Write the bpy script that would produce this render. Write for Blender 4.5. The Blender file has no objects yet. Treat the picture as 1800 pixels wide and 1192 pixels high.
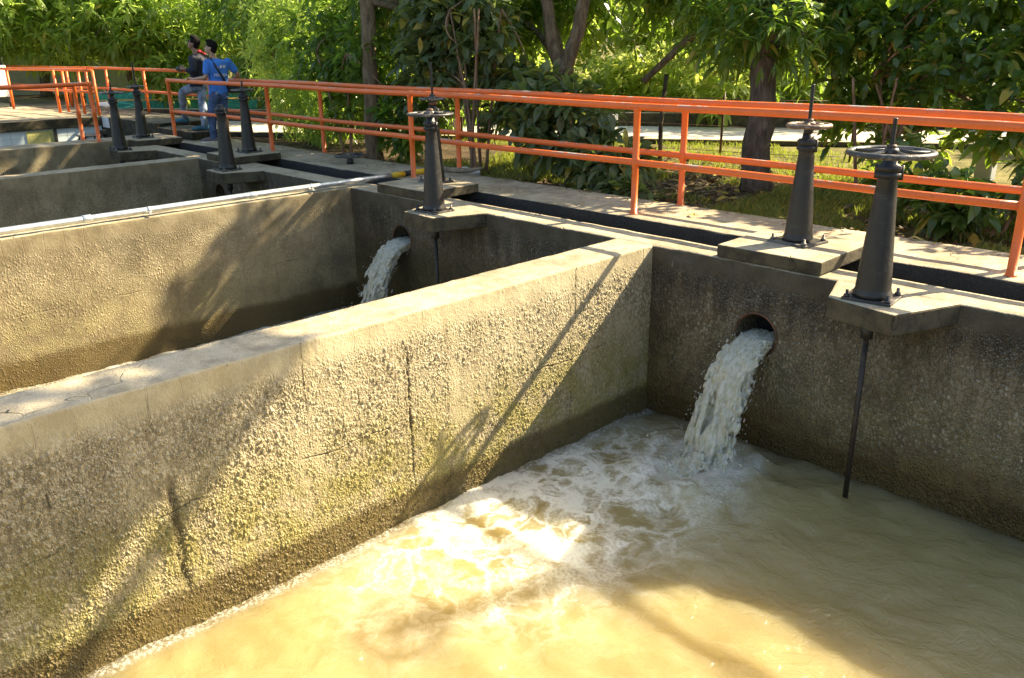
import bpy, bmesh, math, random
import numpy as np
from mathutils import Vector, Matrix, Euler
R=math.radians
rng=np.random.default_rng(7); random.seed(7)
sc=bpy.context.scene
COL=sc.collection
SUN=np.array([.365,1.,.78])            # direction towards the sun

# ------------------------------------------------------------------ object helpers
def link(o,parent=None):
    COL.objects.link(o)
    if parent: o.parent=parent
    return o
def tag(o,label=None,cat=None,group=None,kind=None):
    if label: o['label']=label
    if cat: o['category']=cat
    if group: o['group']=group
    if kind: o['kind']=kind
    return o
def empty(name,loc=(0,0,0),rz=0):
    o=bpy.data.objects.new(name,None); o.location=loc; o.rotation_euler=(0,0,rz); o.empty_display_size=.1
    return link(o)
def copy_tree(o,parent=None):
    c=o.copy(); COL.objects.link(c); c.parent=parent
    for ch in list(o.children): copy_tree(ch,c)
    return c

class MB:
    def __init__(s): s.v=[]; s.f=[]; s.m=[]; s.sm=[]
    def add(s,vs,fs,mi=0,smooth=False):
        b=len(s.v); s.v+= [tuple(v) for v in vs]; s.f+=[tuple(i+b for i in f) for f in fs]
        s.m+=[mi]*len(fs); s.sm+=[smooth]*len(fs); return s
    def box(s,x0,x1,y0,y1,z0,z1,mi=0):
        vs=[(x,y,z) for z in(z0,z1) for y in(y0,y1) for x in(x0,x1)]
        return s.add(vs,[(0,2,3,1),(4,5,7,6),(0,1,5,4),(2,6,7,3),(0,4,6,2),(1,3,7,5)],mi)
    def obox(s,c,ax,ay,az,mi=0):
        c=Vector(c);ax=Vector(ax);ay=Vector(ay);az=Vector(az)
        vs=[c+ax*i+ay*j+az*k for k in(-1,1) for j in(-1,1) for i in(-1,1)]
        return s.add(vs,[(0,2,3,1),(4,5,7,6),(0,1,5,4),(2,6,7,3),(0,4,6,2),(1,3,7,5)],mi)
    def prism(s,poly,z0,z1,mi=0):
        n=len(poly); vs=[(x,y,z0) for x,y in poly]+[(x,y,z1) for x,y in poly]
        return s.add(vs,[tuple(range(n))[::-1],tuple(range(n,2*n))]+[(i,(i+1)%n,n+(i+1)%n,n+i) for i in range(n)],mi)
    def tube(s,pts,r,n=10,mi=0,caps=True,smooth=True,closed=False):
        P=[Vector(p) for p in pts]; k=len(P)
        rs=r if hasattr(r,'__len__') else [r]*k
        vs=[]; up=None
        for i in range(k):
            if closed: t=(P[(i+1)%k]-P[i-1])
            else: t=(P[min(i+1,k-1)]-P[max(i-1,0)])
            t.normalize()
            if up is None:
                up=Vector((0,0,1)) if abs(t.z)<.9 else Vector((1,0,0))
            a=(up-t*up.dot(t)).normalized(); b=t.cross(a); up=a
            for j in range(n):
                th=2*math.pi*j/n; vs.append(P[i]+(a*math.cos(th)+b*math.sin(th))*rs[i])
        fs=[]
        for i in range(k if closed else k-1):
            i2=(i+1)%k
            for j in range(n): fs.append((i*n+j,i*n+(j+1)%n,i2*n+(j+1)%n,i2*n+j))
        s.add(vs,fs,mi,smooth)
        if caps and not closed:
            b=len(s.v)-len(vs); s.f+=[tuple(b+j for j in range(n))[::-1],tuple(b+(k-1)*n+j for j in range(n))]
            s.m+=[mi]*2; s.sm+=[False]*2
        return s
    def lathe(s,prof,c=(0,0,0),n=28,mi=0):
        cx,cy,cz=c; k=len(prof); vs=[]
        for r_,z in prof:
            for j in range(n):
                th=2*math.pi*j/n; vs.append((cx+r_*math.cos(th),cy+r_*math.sin(th),cz+z))
        fs=[(i*n+j,i*n+(j+1)%n,(i+1)*n+(j+1)%n,(i+1)*n+j) for i in range(k-1) for j in range(n)]
        s.add(vs,fs,mi,True)
        b=len(s.v)-len(vs); s.f+=[tuple(b+j for j in range(n))[::-1],tuple(b+(k-1)*n+j for j in range(n))]; s.m+=[mi]*2; s.sm+=[False]*2
        return s
    def torus(s,c,Rr,r,n=40,m=12,mi=0,sz=1.):
        c=Vector(c); return s.add(*torus_geo(c,Rr,r,n,m,sz),mi,True)
    def build(s,name,mats,parent=None,loc=None,bevel=0,seg=2,ang=30):
        me=bpy.data.meshes.new(name); me.from_pydata(s.v,[],s.f)
        for m in (mats if isinstance(mats,(list,tuple)) else [mats]): me.materials.append(m)
        me.polygons.foreach_set('material_index',s.m); me.polygons.foreach_set('use_smooth',s.sm); me.update()
        o=bpy.data.objects.new(name,me); link(o,parent)
        if loc: o.location=loc
        if bevel:
            b=o.modifiers.new('Bevel','BEVEL'); b.width=bevel; b.segments=seg; b.limit_method='ANGLE'; b.angle_limit=R(ang)
        return o
def torus_geo(c,Rr,r,n,m,sz):
    vs=[];fs=[]
    for i in range(n):
        a=2*math.pi*i/n
        for j in range(m):
            b=2*math.pi*j/m; q=Rr+r*math.cos(b)
            vs.append((c.x+q*math.cos(a),c.y+q*math.sin(a),c.z+r*sz*math.sin(b)))
            fs.append((i*m+j,((i+1)%n)*m+j,((i+1)%n)*m+(j+1)%m,i*m+(j+1)%m))
    return vs,fs
def np_mesh(name,V,F,mats,parent=None,smooth=False,midx=None):
    """V (n,3) float, F (m,k) int, k=3 or 4"""
    V=np.ascontiguousarray(V,dtype=np.float32); F=np.ascontiguousarray(F,dtype=np.int32)
    me=bpy.data.meshes.new(name); me.vertices.add(len(V)); me.vertices.foreach_set('co',V.ravel())
    k=F.shape[1]; me.loops.add(F.size); me.loops.foreach_set('vertex_index',F.ravel())
    me.polygons.add(len(F)); me.polygons.foreach_set('loop_start',np.arange(len(F),dtype=np.int32)*k)
    for m in (mats if isinstance(mats,(list,tuple)) else [mats]): me.materials.append(m)
    if midx is not None: me.polygons.foreach_set('material_index',np.asarray(midx,dtype=np.int32))
    me.polygons.foreach_set('use_smooth',np.full(len(F),smooth)); me.update(calc_edges=True)
    return link(bpy.data.objects.new(name,me),parent)

def hash3(I):
    I=I.astype(np.int64); h=(I[...,0]*73856093)^(I[...,1]*19349663)^(I[...,2]*83492791)
    h=(h^(h>>13))*1274126177; h=h^(h>>16)
    return (h&0xffff)/65535.
def vnoise(P,scale=1.):
    P=np.asarray(P,float)*scale; I=np.floor(P); f=P-I; f=f*f*(3-2*f); r=0
    for dx in(0,1):
        for dy in(0,1):
            for dz in(0,1):
                w=(f[...,0] if dx else 1-f[...,0])*(f[...,1] if dy else 1-f[...,1])*(f[...,2] if dz else 1-f[...,2])
                r=r+w*hash3(I+np.array([dx,dy,dz]))
    return r
def fbm(P,scale=1.,oct=3):
    return sum(vnoise(np.asarray(P)+i*17.3,scale*2**i)*.5**i for i in range(oct))/sum(.5**i for i in range(oct))
def sstep(a,b,x): t=np.clip((x-a)/(b-a),0,1); return t*t*(3-2*t)

# ------------------------------------------------------------------ node helpers
class G:
    def __init__(s,name,method='BUMP'):
        s.m=bpy.data.materials.new(name); s.m.use_nodes=True; s.t=s.m.node_tree; s.t.nodes.clear(); s.m.displacement_method=method
        s.out=s.t.nodes.new('ShaderNodeOutputMaterial')
    def n(s,ty,ins=None,out=0,**props):
        nd=s.t.nodes.new(ty)
        for k,v in props.items(): setattr(nd,k,v)
        for k,v in (ins or {}).items():
            sk=nd.inputs[k]
            if isinstance(v,bpy.types.NodeSocket): s.t.links.new(v,sk)
            elif v is not None:
                if sk.type=='RGBA' and len(v)==3: v=(*v,1)
                sk.default_value=v
        return nd.outputs[out]
    def pos(s): return s.n('ShaderNodeNewGeometry',out='Position')
    def obj(s): return s.n('ShaderNodeTexCoord',out='Object')
    def isl(s): return s.n('ShaderNodeNewGeometry',out='Random Per Island')
    def xyz(s,v):
        nd=s.t.nodes.new('ShaderNodeSeparateXYZ'); s.t.links.new(v,nd.inputs[0]); return nd.outputs
    def math(s,op,a,b=0.,c=None):
        ins={0:a,1:b}
        if c is not None: ins[2]=c
        return s.n('ShaderNodeMath',ins,operation=op)
    def vmul(s,v,k): return s.n('ShaderNodeVectorMath',{0:v,1:k},operation='MULTIPLY')
    def vadd(s,v,k): return s.n('ShaderNodeVectorMath',{0:v,1:k},operation='ADD')
    def noise(s,v,sc,det=3.,ro=.55,dist=0.,out='Fac'): return s.n('ShaderNodeTexNoise',{'Vector':v,'Scale':sc,'Detail':det,'Roughness':ro,'Distortion':dist},out=out)
    def voro(s,v,sc,out='Distance',feature='F1',rand=1.): return s.n('ShaderNodeTexVoronoi',{'Vector':v,'Scale':sc,'Randomness':rand},out=out,feature=feature)
    def mr(s,v,a,b,c=0.,d=1.,smooth=True):
        return s.n('ShaderNodeMapRange',{'Value':v,'From Min':a,'From Max':b,'To Min':c,'To Max':d},interpolation_type='SMOOTHSTEP' if smooth else 'LINEAR')
    def mix(s,f,a,b,blend='MIX'):
        nd=s.t.nodes.new('ShaderNodeMix'); nd.data_type='RGBA'; nd.blend_type=blend
        for i,v in ((0,f),(6,a),(7,b)):
            if isinstance(v,bpy.types.NodeSocket): s.t.links.new(v,nd.inputs[i])
            else: nd.inputs[i].default_value=(*v,1) if hasattr(v,'__len__') and len(v)==3 else v
        return nd.outputs[2]
    def ramp(s,f,stops):
        nd=s.t.nodes.new('ShaderNodeValToRGB'); s.t.links.new(f,nd.inputs[0]); e=nd.color_ramp.elements
        while len(e)<len(stops): e.new(.5)
        for el,(p,c) in zip(e,stops): el.position=p; el.color=(*c,1)
        return nd.outputs[0]
    def bump(s,h,st=.5,dist=.02,nrm=None): return s.n('ShaderNodeBump',{'Height':h,'Strength':st,'Distance':dist,'Normal':nrm})
    def bsdf(s,**k):
        ins={kk.replace('_',' '):v for kk,v in k.items()}
        return s.n('ShaderNodeBsdfPrincipled',ins)
    def done(s,sh,disp=None,scale=1.):
        s.t.links.new(sh,s.out.inputs[0])
        if disp is not None:
            d=s.n('ShaderNodeDisplacement',{'Height':disp,'Midlevel':0.,'Scale':scale}); s.t.links.new(d,s.out.inputs[2])
        return s.m

# ------------------------------------------------------------------ materials
def mat_concrete(name,mortar=(.30,.26,.19),mortar2=(.20,.17,.12),agg=1.,aggscale=30.,dark_top=0.,moss=0.,wet=-9.,rust=0.,lines=0.,grime=.5,method='BUMP',hscale=1.,pebdark=1.,speck=0.,corner=0.,cracks=()):
    g=G(name,method); P=g.pos(); xyz=g.xyz(P); z=xyz[2]
    Pw=g.vmul(g.vadd(P,g.vmul(g.n('ShaderNodeTexNoise',{'Vector':P,'Scale':14.,'Detail':2.},out='Color'),(.022,.022,.022))),(1.,1.,.72))
    big=g.noise(P,.9,4,.6); mid=g.noise(P,4.,4,.65); fine=g.noise(P,60.,3,.7)
    str_=g.noise(g.vmul(P,(7.,7.,.7)),1.,4,.6)
    d1=g.voro(Pw,aggscale); c1=g.voro(Pw,aggscale,out='Color'); d2=g.voro(Pw,aggscale*2.3)
    top=g.mr(g.math('ADD',z,g.math('MULTIPLY',mid,.16)),-.20,-.02,1.,.12)      # smooth laitance band near the top edge
    exp=g.math('MULTIPLY',g.mr(g.math('ADD',g.math('ADD',g.math('MULTIPLY',big,.75),g.math('MULTIPLY',mid,.40)),g.math('MULTIPLY',str_,.35)),0.5,0.82,.15,1.),top)
    rnd=g.xyz(c1); szm=g.mr(g.noise(P,2.1,3),.42,.6); d3=g.voro(Pw,aggscale*1.55); d1=g.math('ADD',g.math('MULTIPLY',d1,g.math('SUBTRACT',1.,szm)),g.math('MULTIPLY',d3,szm))
    h1=g.math('MULTIPLY',g.mr(d1,.12,.60,1.,0.),g.mr(rnd[1],.1,.9,.15,1.25,smooth=False)); h2=g.mr(d2,.15,.62,1.,0.)
    nz=g.xyz(g.n('ShaderNodeNewGeometry',out='Normal'))[2]
    side=g.mr(g.math('ABSOLUTE',nz),.3,.7,1.,.08)
    expa=g.math('MULTIPLY',g.math('MULTIPLY',exp,side),agg)
    ht=g.math('MULTIPLY',expa,g.math('ADD',g.math('MULTIPLY',h1,.014),g.math('MULTIPLY',h2,.006)))
    ht=g.math('ADD',ht,g.math('MULTIPLY',fine,.0035)); ht=g.math('ADD',ht,g.math('MULTIPLY',mid,.012))
    col=g.mix(g.mr(mid,.3,.7),mortar2,mortar)
    pc=g.ramp(g.xyz(c1)[0],[(0.,(.10,.075,.045)),(.25,(.22,.17,.11)),(.5,(.36,.30,.20)),(.75,(.47,.42,.31)),(1.,(.64,.60,.50))])
    col=g.mix(g.math('MULTIPLY',expa,g.mr(d1,.28,.46,.85,0.)),col,pc)
    crev=g.math('MULTIPLY',expa,g.math('MULTIPLY',g.mr(d1,.42,.70),.6*pebdark)); col=g.mix(crev,col,(.07,.055,.03)); col=g.mix(g.math('MULTIPLY',g.mr(d2,.30,.5),g.math('MULTIPLY',expa,.35)),col,(.10,.08,.05))
    col=g.mix(g.math('MULTIPLY',g.mr(big,.5,.75),grime),col,(.12,.10,.065))
    if speck>0:      # pale stones that stand out of the grimy face
        sp=g.math('MULTIPLY',g.mr(d1,.16,.30,1.,0.),g.mr(rnd[2],.62,.72)); col=g.mix(g.math('MULTIPLY',g.math('MULTIPLY',sp,speck),g.mr(exp,.1,.6)),col,(.50,.45,.34))
    if corner>0:     # black corner beside the divider: dark moss plus painted-in corner shade
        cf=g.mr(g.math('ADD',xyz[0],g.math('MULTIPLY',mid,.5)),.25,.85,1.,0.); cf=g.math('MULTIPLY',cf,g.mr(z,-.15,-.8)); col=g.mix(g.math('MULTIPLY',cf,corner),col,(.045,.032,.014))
    if dark_top>0:      # black algae run down from the coping
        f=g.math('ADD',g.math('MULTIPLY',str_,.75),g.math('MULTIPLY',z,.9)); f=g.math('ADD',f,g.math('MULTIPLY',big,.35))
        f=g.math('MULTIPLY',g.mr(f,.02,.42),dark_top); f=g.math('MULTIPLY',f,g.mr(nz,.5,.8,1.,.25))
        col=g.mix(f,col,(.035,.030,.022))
        eff=g.math('MULTIPLY',g.mr(g.noise(g.vmul(P,(24.,24.,2.2)),1.,3,.7),.66,.74),g.mr(z,-.45,-.1)); col=g.mix(g.math('MULTIPLY',eff,.35),col,(.42,.40,.34))
    if rust>0:  # brown growth low on the wall, strengthened to paint in the shade there
        f=g.math('MULTIPLY',g.mr(g.math('ADD',z,g.math('MULTIPLY',big,.9)),-.55,-1.05),rust); col=g.mix(f,col,(.085,.050,.022))
    if moss>0:
        f=g.mr(g.math('ADD',z,g.math('MULTIPLY',g.math('ADD',big,str_),-.35)),-.75,-1.45)
        f=g.math('MULTIPLY',f,g.mr(mid,.3,.62)); f=g.math('MULTIPLY',f,moss); col=g.mix(f,col,(.235,.205,.05))
    bl=g.math('MULTIPLY',g.mr(g.noise(g.vmul(P,(1.,1.,.45)),2.3,5,.7),.55,.68),grime); col=g.mix(g.math('MULTIPLY',bl,.75),col,(.085,.072,.035))
    wv=None
    if wet>-5:
        wv=g.mr(g.math('ADD',z,g.math('MULTIPLY',g.math('SUBTRACT',mid,.5),.14)),wet+.05,wet-.04)
        col=g.mix(g.math('MULTIPLY',wv,.82),col,g.mix(mid,(.050,.036,.010),(.12,.080,.025)))
    if lines>0:      # board marks of the formwork, a day joint and a few cracks
        yy=g.math('ADD',g.math('ADD',xyz[1],xyz[0]),g.math('MULTIPLY',g.noise(P,2.5,3),.05))
        fr=g.math('FRACT',g.math('MULTIPLY',yy,5.1)); ln=g.mr(g.math('ABSOLUTE',g.math('SUBTRACT',fr,.5)),.0,.02,1.,0.); ln=g.math('MULTIPLY',ln,g.math('MAXIMUM',g.mr(g.noise(P,11.,3,.7),.42,.62),g.mr(z,-.35,-.1,0.,.6)))
        ln=g.math('MULTIPLY',ln,g.mr(g.noise(g.vmul(P,(4.2,4.2,.7)),1.,2),.46,.66)); 
        fz=g.math('ABSOLUTE',g.math('ADD',g.math('ADD',z,.80),g.math('MULTIPLY',g.math('SUBTRACT',g.noise(P,3.,3),.5),.12)))
        ln=g.math('MAXIMUM',ln,g.math('MULTIPLY',g.math('MULTIPLY',g.mr(fz,.0,.009,1.,0.),.7),g.mr(g.noise(P,1.7,2),.45,.6)))
        ln=g.math('MULTIPLY',ln,lines)
        col=g.mix(g.math('MULTIPLY',ln,.8),col,(.04,.03,.018)); ht=g.math('SUBTRACT',ht,g.math('MULTIPLY',ln,.014))
        for (y0,dy,z0,z1,w,soft) in cracks:
            cy=g.math('ADD',g.math('SUBTRACT',xyz[1],y0),g.math('MULTIPLY',z,-dy)); cy=g.math('ADD',cy,g.math('MULTIPLY',g.math('SUBTRACT',g.noise(P,6.,5,.75),.5),.10))
            ck=g.mr(g.math('ABSOLUTE',cy),w*.3,w*(1+soft),1.,0.); ck=g.math('MULTIPLY',ck,g.math('MULTIPLY',g.mr(z,z0-.1,z0+.1),g.mr(z,z1-.1,z1+.1,1.,0.))); ck=g.math('MULTIPLY',ck,g.mr(g.noise(P,13.,3,.7),.25,.55))
            col=g.mix(g.math('MULTIPLY',ck,.72),col,(.045,.034,.018)); ht=g.math('SUBTRACT',ht,g.math('MULTIPLY',ck,.018))
        pit=g.math('MULTIPLY',g.mr(g.voro(P,9.),.03,.055,1.,0.),g.mr(z,-.5,-.15)); col=g.mix(pit,col,(.03,.025,.02)); 
    col=g.mix(g.math('MULTIPLY',fine,.35),col,g.mix(1.,col,(.45,.43,.38),'MULTIPLY'))
    rough=.9 if wv is None else g.mr(wv,0.,1.,.9,.45)
    sh=g.bsdf(Base_Color=col,Roughness=rough,Specular_IOR_Level=.3)
    return g.done(sh,ht,hscale)

def mat_top(name,base=(.50,.425,.295),dark=(.27,.22,.14),moss=.4,bl=False):
    g=G(name); P=g.pos(); nz=g.xyz(g.n('ShaderNodeNewGeometry',out='True Normal'))[2]
    big=g.noise(P,1.3,4,.6); mid=g.noise(P,7.,4,.65); fine=g.noise(P,70.,3,.7); spk=g.voro(P,55.)
    col=g.mix(g.mr(g.math('ADD',g.math('MULTIPLY',big,.6),g.math('MULTIPLY',mid,.5)),.4,.68),dark,base)
    col=g.mix(g.mr(fine,.45,.75,0.,.5),col,(.16,.14,.10)); col=g.mix(g.mr(spk,.08,.16,.5,0.),col,(.60,.56,.46))
    crack=g.mr(g.n('ShaderNodeTexVoronoi',{'Vector':g.vadd(P,g.vmul(g.n('ShaderNodeTexNoise',{'Vector':P,'Scale':5.},out='Color'),(.3,.3,.3))),'Scale':1.1},feature='DISTANCE_TO_EDGE'),.0,.006,1.,0.)
    crack=g.math('MULTIPLY',crack,g.mr(g.noise(P,1.1,2),.5,.6)); col=g.mix(g.math('MULTIPLY',crack,.7),col,(.06,.05,.035))
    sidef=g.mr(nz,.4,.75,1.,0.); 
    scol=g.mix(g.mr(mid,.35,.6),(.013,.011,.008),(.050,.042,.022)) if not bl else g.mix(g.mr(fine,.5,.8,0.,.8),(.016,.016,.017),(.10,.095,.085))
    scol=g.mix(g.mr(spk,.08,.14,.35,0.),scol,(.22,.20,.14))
    col=g.mix(g.math('MULTIPLY',sidef,.9 if not bl else .96),col,scol)  # slab and bracket sides: dark stain plus shade put into the colour
    ht=g.math('ADD',g.math('MULTIPLY',fine,.006),g.math('MULTIPLY',mid,.015)); ht=g.math('SUBTRACT',ht,g.math('MULTIPLY',crack,.02))
    return g.done(g.bsdf(Base_Color=col,Roughness=.88,Specular_IOR_Level=.3),ht,1.)

def mat_paint(name,col,worn=(.45,.42,.38),wear=.3,rough=.38,dirt=(.05,.03,.02),topwear=False,metal=0.,scale=1.):
    g=G(name); P=g.pos(); nz=g.xyz(g.n('ShaderNodeNewGeometry',out='Normal'))[2]
    a=g.noise(g.vmul(P,(1.6,5.,5.)),2.*scale,5,.7); b=g.noise(P,38*scale,3,.7); c=g.noise(P,4.,3)
    w=g.mr(g.math('ADD',g.math('MULTIPLY',a,.8),g.math('MULTIPLY',b,.25)),.62-.12*wear,.68-.12*wear)
    if topwear: w=g.math('MULTIPLY',w,g.mr(nz,.55,.92))
    cc=g.mix(g.mr(c,.35,.7,0.,.25),col,tuple(x*.6 for x in col)); cc=g.mix(g.mr(b,.62,.72,0.,.5),cc,dirt)
    cc=g.mix(w,cc,worn); 
    return g.done(g.bsdf(Base_Color=cc,Roughness=g.mr(b,.3,.7,rough-.08,rough+.14),Metallic=metal),g.math('MULTIPLY',g.math('ADD',b,g.math('MULTIPLY',w,-.5)),.002))
def mat_plain(name,col,rough=.6,var=.25,scale=8.,metal=0.,bump=.002,spec=.5):
    g=G(name); P=g.pos(); a=g.noise(P,scale,4,.6); b=g.noise(P,scale*7,2)
    c=g.mix(g.mr(a,.3,.7,0.,1.),tuple(x*(1-var) for x in col),tuple(min(1,x*(1+var)) for x in col))
    return g.done(g.bsdf(Base_Color=c,Roughness=rough,Metallic=metal,Specular_IOR_Level=spec),g.math('MULTIPLY',b,bump))
def mat_leaf(name,c0,c1,t0,trans=.42,rough=.35,yellow=.04):
    g=G(name); i=g.isl(); P=g.obj(); n=g.noise(P,.6,2)
    f=g.math('ADD',g.math('MULTIPLY',i,.7),g.math('MULTIPLY',n,.5)); col=g.mix(g.mr(f,.1,1.),c0,c1)
    ye=g.mr(g.math('FRACT',g.math('MULTIPLY',i,37.7)),1-yellow-.005,1-yellow,smooth=False); col=g.mix(ye,col,(.40,.30,.05))
    bs=g.bsdf(Base_Color=col,Roughness=rough,Specular_IOR_Level=.5)
    tr=g.n('ShaderNodeBsdfTranslucent',{'Color':g.mix(g.mr(f,.1,1.,0.,.6),t0,tuple(min(1,x*1.5) for x in t0))})
    return g.done(g.n('ShaderNodeMixShader',{0:trans,1:bs,2:tr}))
def mat_bark(name,c0,c1):
    g=G(name); P=g.pos(); a=g.noise(g.vmul(P,(9.,9.,2.5)),1.5,5,.7); b=g.noise(P,2.,3); l=g.mr(g.noise(P,5.,3),.58,.66)
    col=g.mix(g.mr(a,.3,.7),c0,c1); col=g.mix(g.math('MULTIPLY',l,.28),col,(.30,.27,.19))
    return g.done(g.bsdf(Base_Color=col,Roughness=.9),g.math('MULTIPLY',a,.03))

M={}
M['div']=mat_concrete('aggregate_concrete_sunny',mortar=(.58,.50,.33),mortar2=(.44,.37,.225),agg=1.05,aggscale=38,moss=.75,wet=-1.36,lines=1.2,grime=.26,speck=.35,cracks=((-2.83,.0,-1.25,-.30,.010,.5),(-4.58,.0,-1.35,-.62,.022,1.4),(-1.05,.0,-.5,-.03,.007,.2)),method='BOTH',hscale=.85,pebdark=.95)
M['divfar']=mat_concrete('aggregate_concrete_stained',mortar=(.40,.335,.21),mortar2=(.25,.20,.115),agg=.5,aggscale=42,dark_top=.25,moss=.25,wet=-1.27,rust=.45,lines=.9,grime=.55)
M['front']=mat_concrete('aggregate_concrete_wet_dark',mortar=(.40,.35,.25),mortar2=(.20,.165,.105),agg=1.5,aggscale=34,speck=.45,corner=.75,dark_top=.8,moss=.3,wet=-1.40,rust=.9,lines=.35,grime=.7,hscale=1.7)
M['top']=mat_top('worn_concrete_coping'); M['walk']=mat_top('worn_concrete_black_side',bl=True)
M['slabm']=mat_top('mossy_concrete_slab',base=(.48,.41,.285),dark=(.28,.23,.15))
M['orange']=mat_paint('orange_pipe_paint',(.84,.165,.028),wear=.6,topwear=True)
M['black']=mat_paint('black_bitumen_paint',(.018,.0175,.0175),worn=(.038,.034,.03),wear=.2,rough=.42,dirt=(.06,.045,.03))
M['iron']=mat_paint('worn_cast_iron',(.045,.043,.042),worn=(.16,.14,.12),wear=.7,rough=.4,dirt=(.07,.045,.03))
M['brown']=mat_paint('rusty_brown_iron',(.14,.085,.055),worn=(.30,.23,.17),wear=.7,rough=.5)
M['rod']=mat_paint('dark_wet_steel',(.022,.016,.012),worn=(.05,.032,.02),wear=.5,rough=.5)
M['rust']=mat_paint('rusty_steel',(.06,.032,.018),worn=(.13,.06,.028),wear=.9,rough=.6)
M['galv']=mat_plain('galvanised_steel',(.60,.62,.62),.38,.12,12,metal=.75)
M['yellow']=mat_plain('yellow_paint',(.80,.50,.02),.45,.1); M['blackp']=mat_plain('black_band_paint',(.02,.02,.02),.5)
M['white']=mat_plain('white_paint_chipped',(.72,.72,.70),.6,.08); M['tile']=mat_plain('pale_blue_tile',(.60,.68,.70),.35,.07,3)
M['bark']=mat_bark('grey_brown_bark',(.09,.06,.03),(.26,.185,.105)); M['bark2']=mat_bark('dark_bark',(.055,.042,.028),(.16,.13,.09)); M['twig']=mat_bark('reddish_stem',(.16,.085,.05),(.34,.22,.13))
M['lf_mango']=mat_leaf('mango_leaf_dark',(.035,.078,.016),(.11,.18,.036),(.36,.54,.06),.42,.33)
M['lf_broad']=mat_leaf('broad_leaf_glossy',(.028,.065,.02),(.09,.15,.04),(.36,.52,.05),.36,.24,yellow=.05)
M['lf_sun']=mat_leaf('mango_leaf_bright',(.085,.155,.03),(.20,.265,.06),(.50,.66,.12),.50,.35,yellow=.03)
M['lf_grey']=mat_leaf('broad_leaf_greygreen',(.065,.095,.04),(.16,.19,.09),(.32,.42,.08),.34,.38,yellow=.06)
M['lf_far']=mat_leaf('far_leaf',(.10,.17,.03),(.24,.30,.06),(.72,.85,.16),.58,.5)

# murky water
def mat_water(name,imp,zw,spread=1.,edge_x=0.):
    g=G(name); P=g.pos(); xyz=g.xyz(P)
    wn=g.n('ShaderNodeTexNoise',{'Vector':P,'Scale':1.6,'Detail':4.,'Roughness':.6},out='Color')
    Pw=g.vadd(P,g.vmul(g.vadd(wn,(-.5,-.5,-.5)),(.75,.75,0.)))
    w2=g.n('ShaderNodeTexNoise',{'Vector':P,'Scale':9.,'Detail':3.,'Roughness':.6},out='Color')
    Pw2=g.vadd(Pw,g.vmul(g.vadd(w2,(-.5,-.5,-.5)),(.16,.16,0.)))
    rel=g.vadd(Pw,(-imp[0],-imp[1],-zw)); q=g.n('ShaderNodeVectorMath',{0:g.vmul(rel,(1.,1.,0.))},out='Value',operation='LENGTH')
    # foam drifts away from the wall, towards the sunny side
    rel2=g.vadd(Pw,(-imp[0]+.55,-imp[1]+1.25,-zw)); q2=g.n('ShaderNodeVectorMath',{0:g.vmul(rel2,(1.,.72,0.))},out='Value',operation='LENGTH')
    core=g.mr(q,.2*spread,.62*spread,1.,0.); cloud=g.mr(q2,.25*spread,1.7*spread,1.,0.)
    e1=g.n('ShaderNodeTexVoronoi',{'Vector':Pw2,'Scale':2.1},feature='DISTANCE_TO_EDGE'); e2=g.n('ShaderNodeTexVoronoi',{'Vector':Pw2,'Scale':4.6},feature='DISTANCE_TO_EDGE')
    net=g.math('MAXIMUM',g.mr(e1,.0,.13,1.,0.),g.math('MULTIPLY',g.mr(e2,.0,.2,1.,0.),.6))
    spk=g.noise(P,42.,4,.8); pat=g.noise(Pw2,2.2,5,.65)
    foam=g.math('MULTIPLY',cloud,g.math('ADD',g.math('MULTIPLY',net,.95),g.mr(pat,.42,.66,0.,.9)))
    foam=g.math('MULTIPLY',foam,g.mr(spk,.30,.66,.45,1.15))
    foam=g.math('MAXIMUM',foam,g.math('MULTIPLY',core,g.mr(spk,.3,.6,.65,1.)))
    # thin streaks and bubbles elsewhere
    st=g.math('MULTIPLY',g.mr(g.noise(g.vmul(Pw2,(2.6,5.2,1.)),2.2,5,.72),.60,.72),g.mr(g.noise(P,.9,2),.40,.62))
    st=g.math('MULTIPLY',st,g.mr(spk,.45,.68)); foam=g.math('MAXIMUM',foam,g.math('MULTIPLY',st,.42))
    edge=g.math('MULTIPLY',g.mr(g.math('ADD',g.math('ABSOLUTE',g.math('SUBTRACT',xyz[0],edge_x)),g.math('MULTIPLY',pat,-.16)),-.02,.06,1.,0.),g.mr(spk,.42,.62)); foam=g.math('MAXIMUM',foam,g.math('MULTIPLY',edge,.8))
    foam=g.math('MINIMUM',foam,1.)
    col=g.mix(g.noise(P,.7,3),(.315,.243,.098),(.39,.31,.138))
    col=g.mix(foam,col,(.84,.80,.65))
    b1=g.noise(g.vmul(Pw,(1.,1.5,1.)),6.,4,.6); b2=g.noise(P,26.,3,.6)
    ht=g.math('ADD',g.math('MULTIPLY',b1,.034),g.math('MULTIPLY',b2,.006)); ht=g.math('ADD',ht,g.math('MULTIPLY',foam,.006))
    sh=g.bsdf(Base_Color=col,Roughness=g.mr(foam,.1,.7,.06,.5),IOR=1.33,Specular_IOR_Level=.5,Subsurface_Weight=g.mr(foam,.2,.9,1.,.6),Subsurface_Radius=(1.7,1.5,1.0),Subsurface_Scale=1.)
    return g.done(sh,ht,1.)
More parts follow.
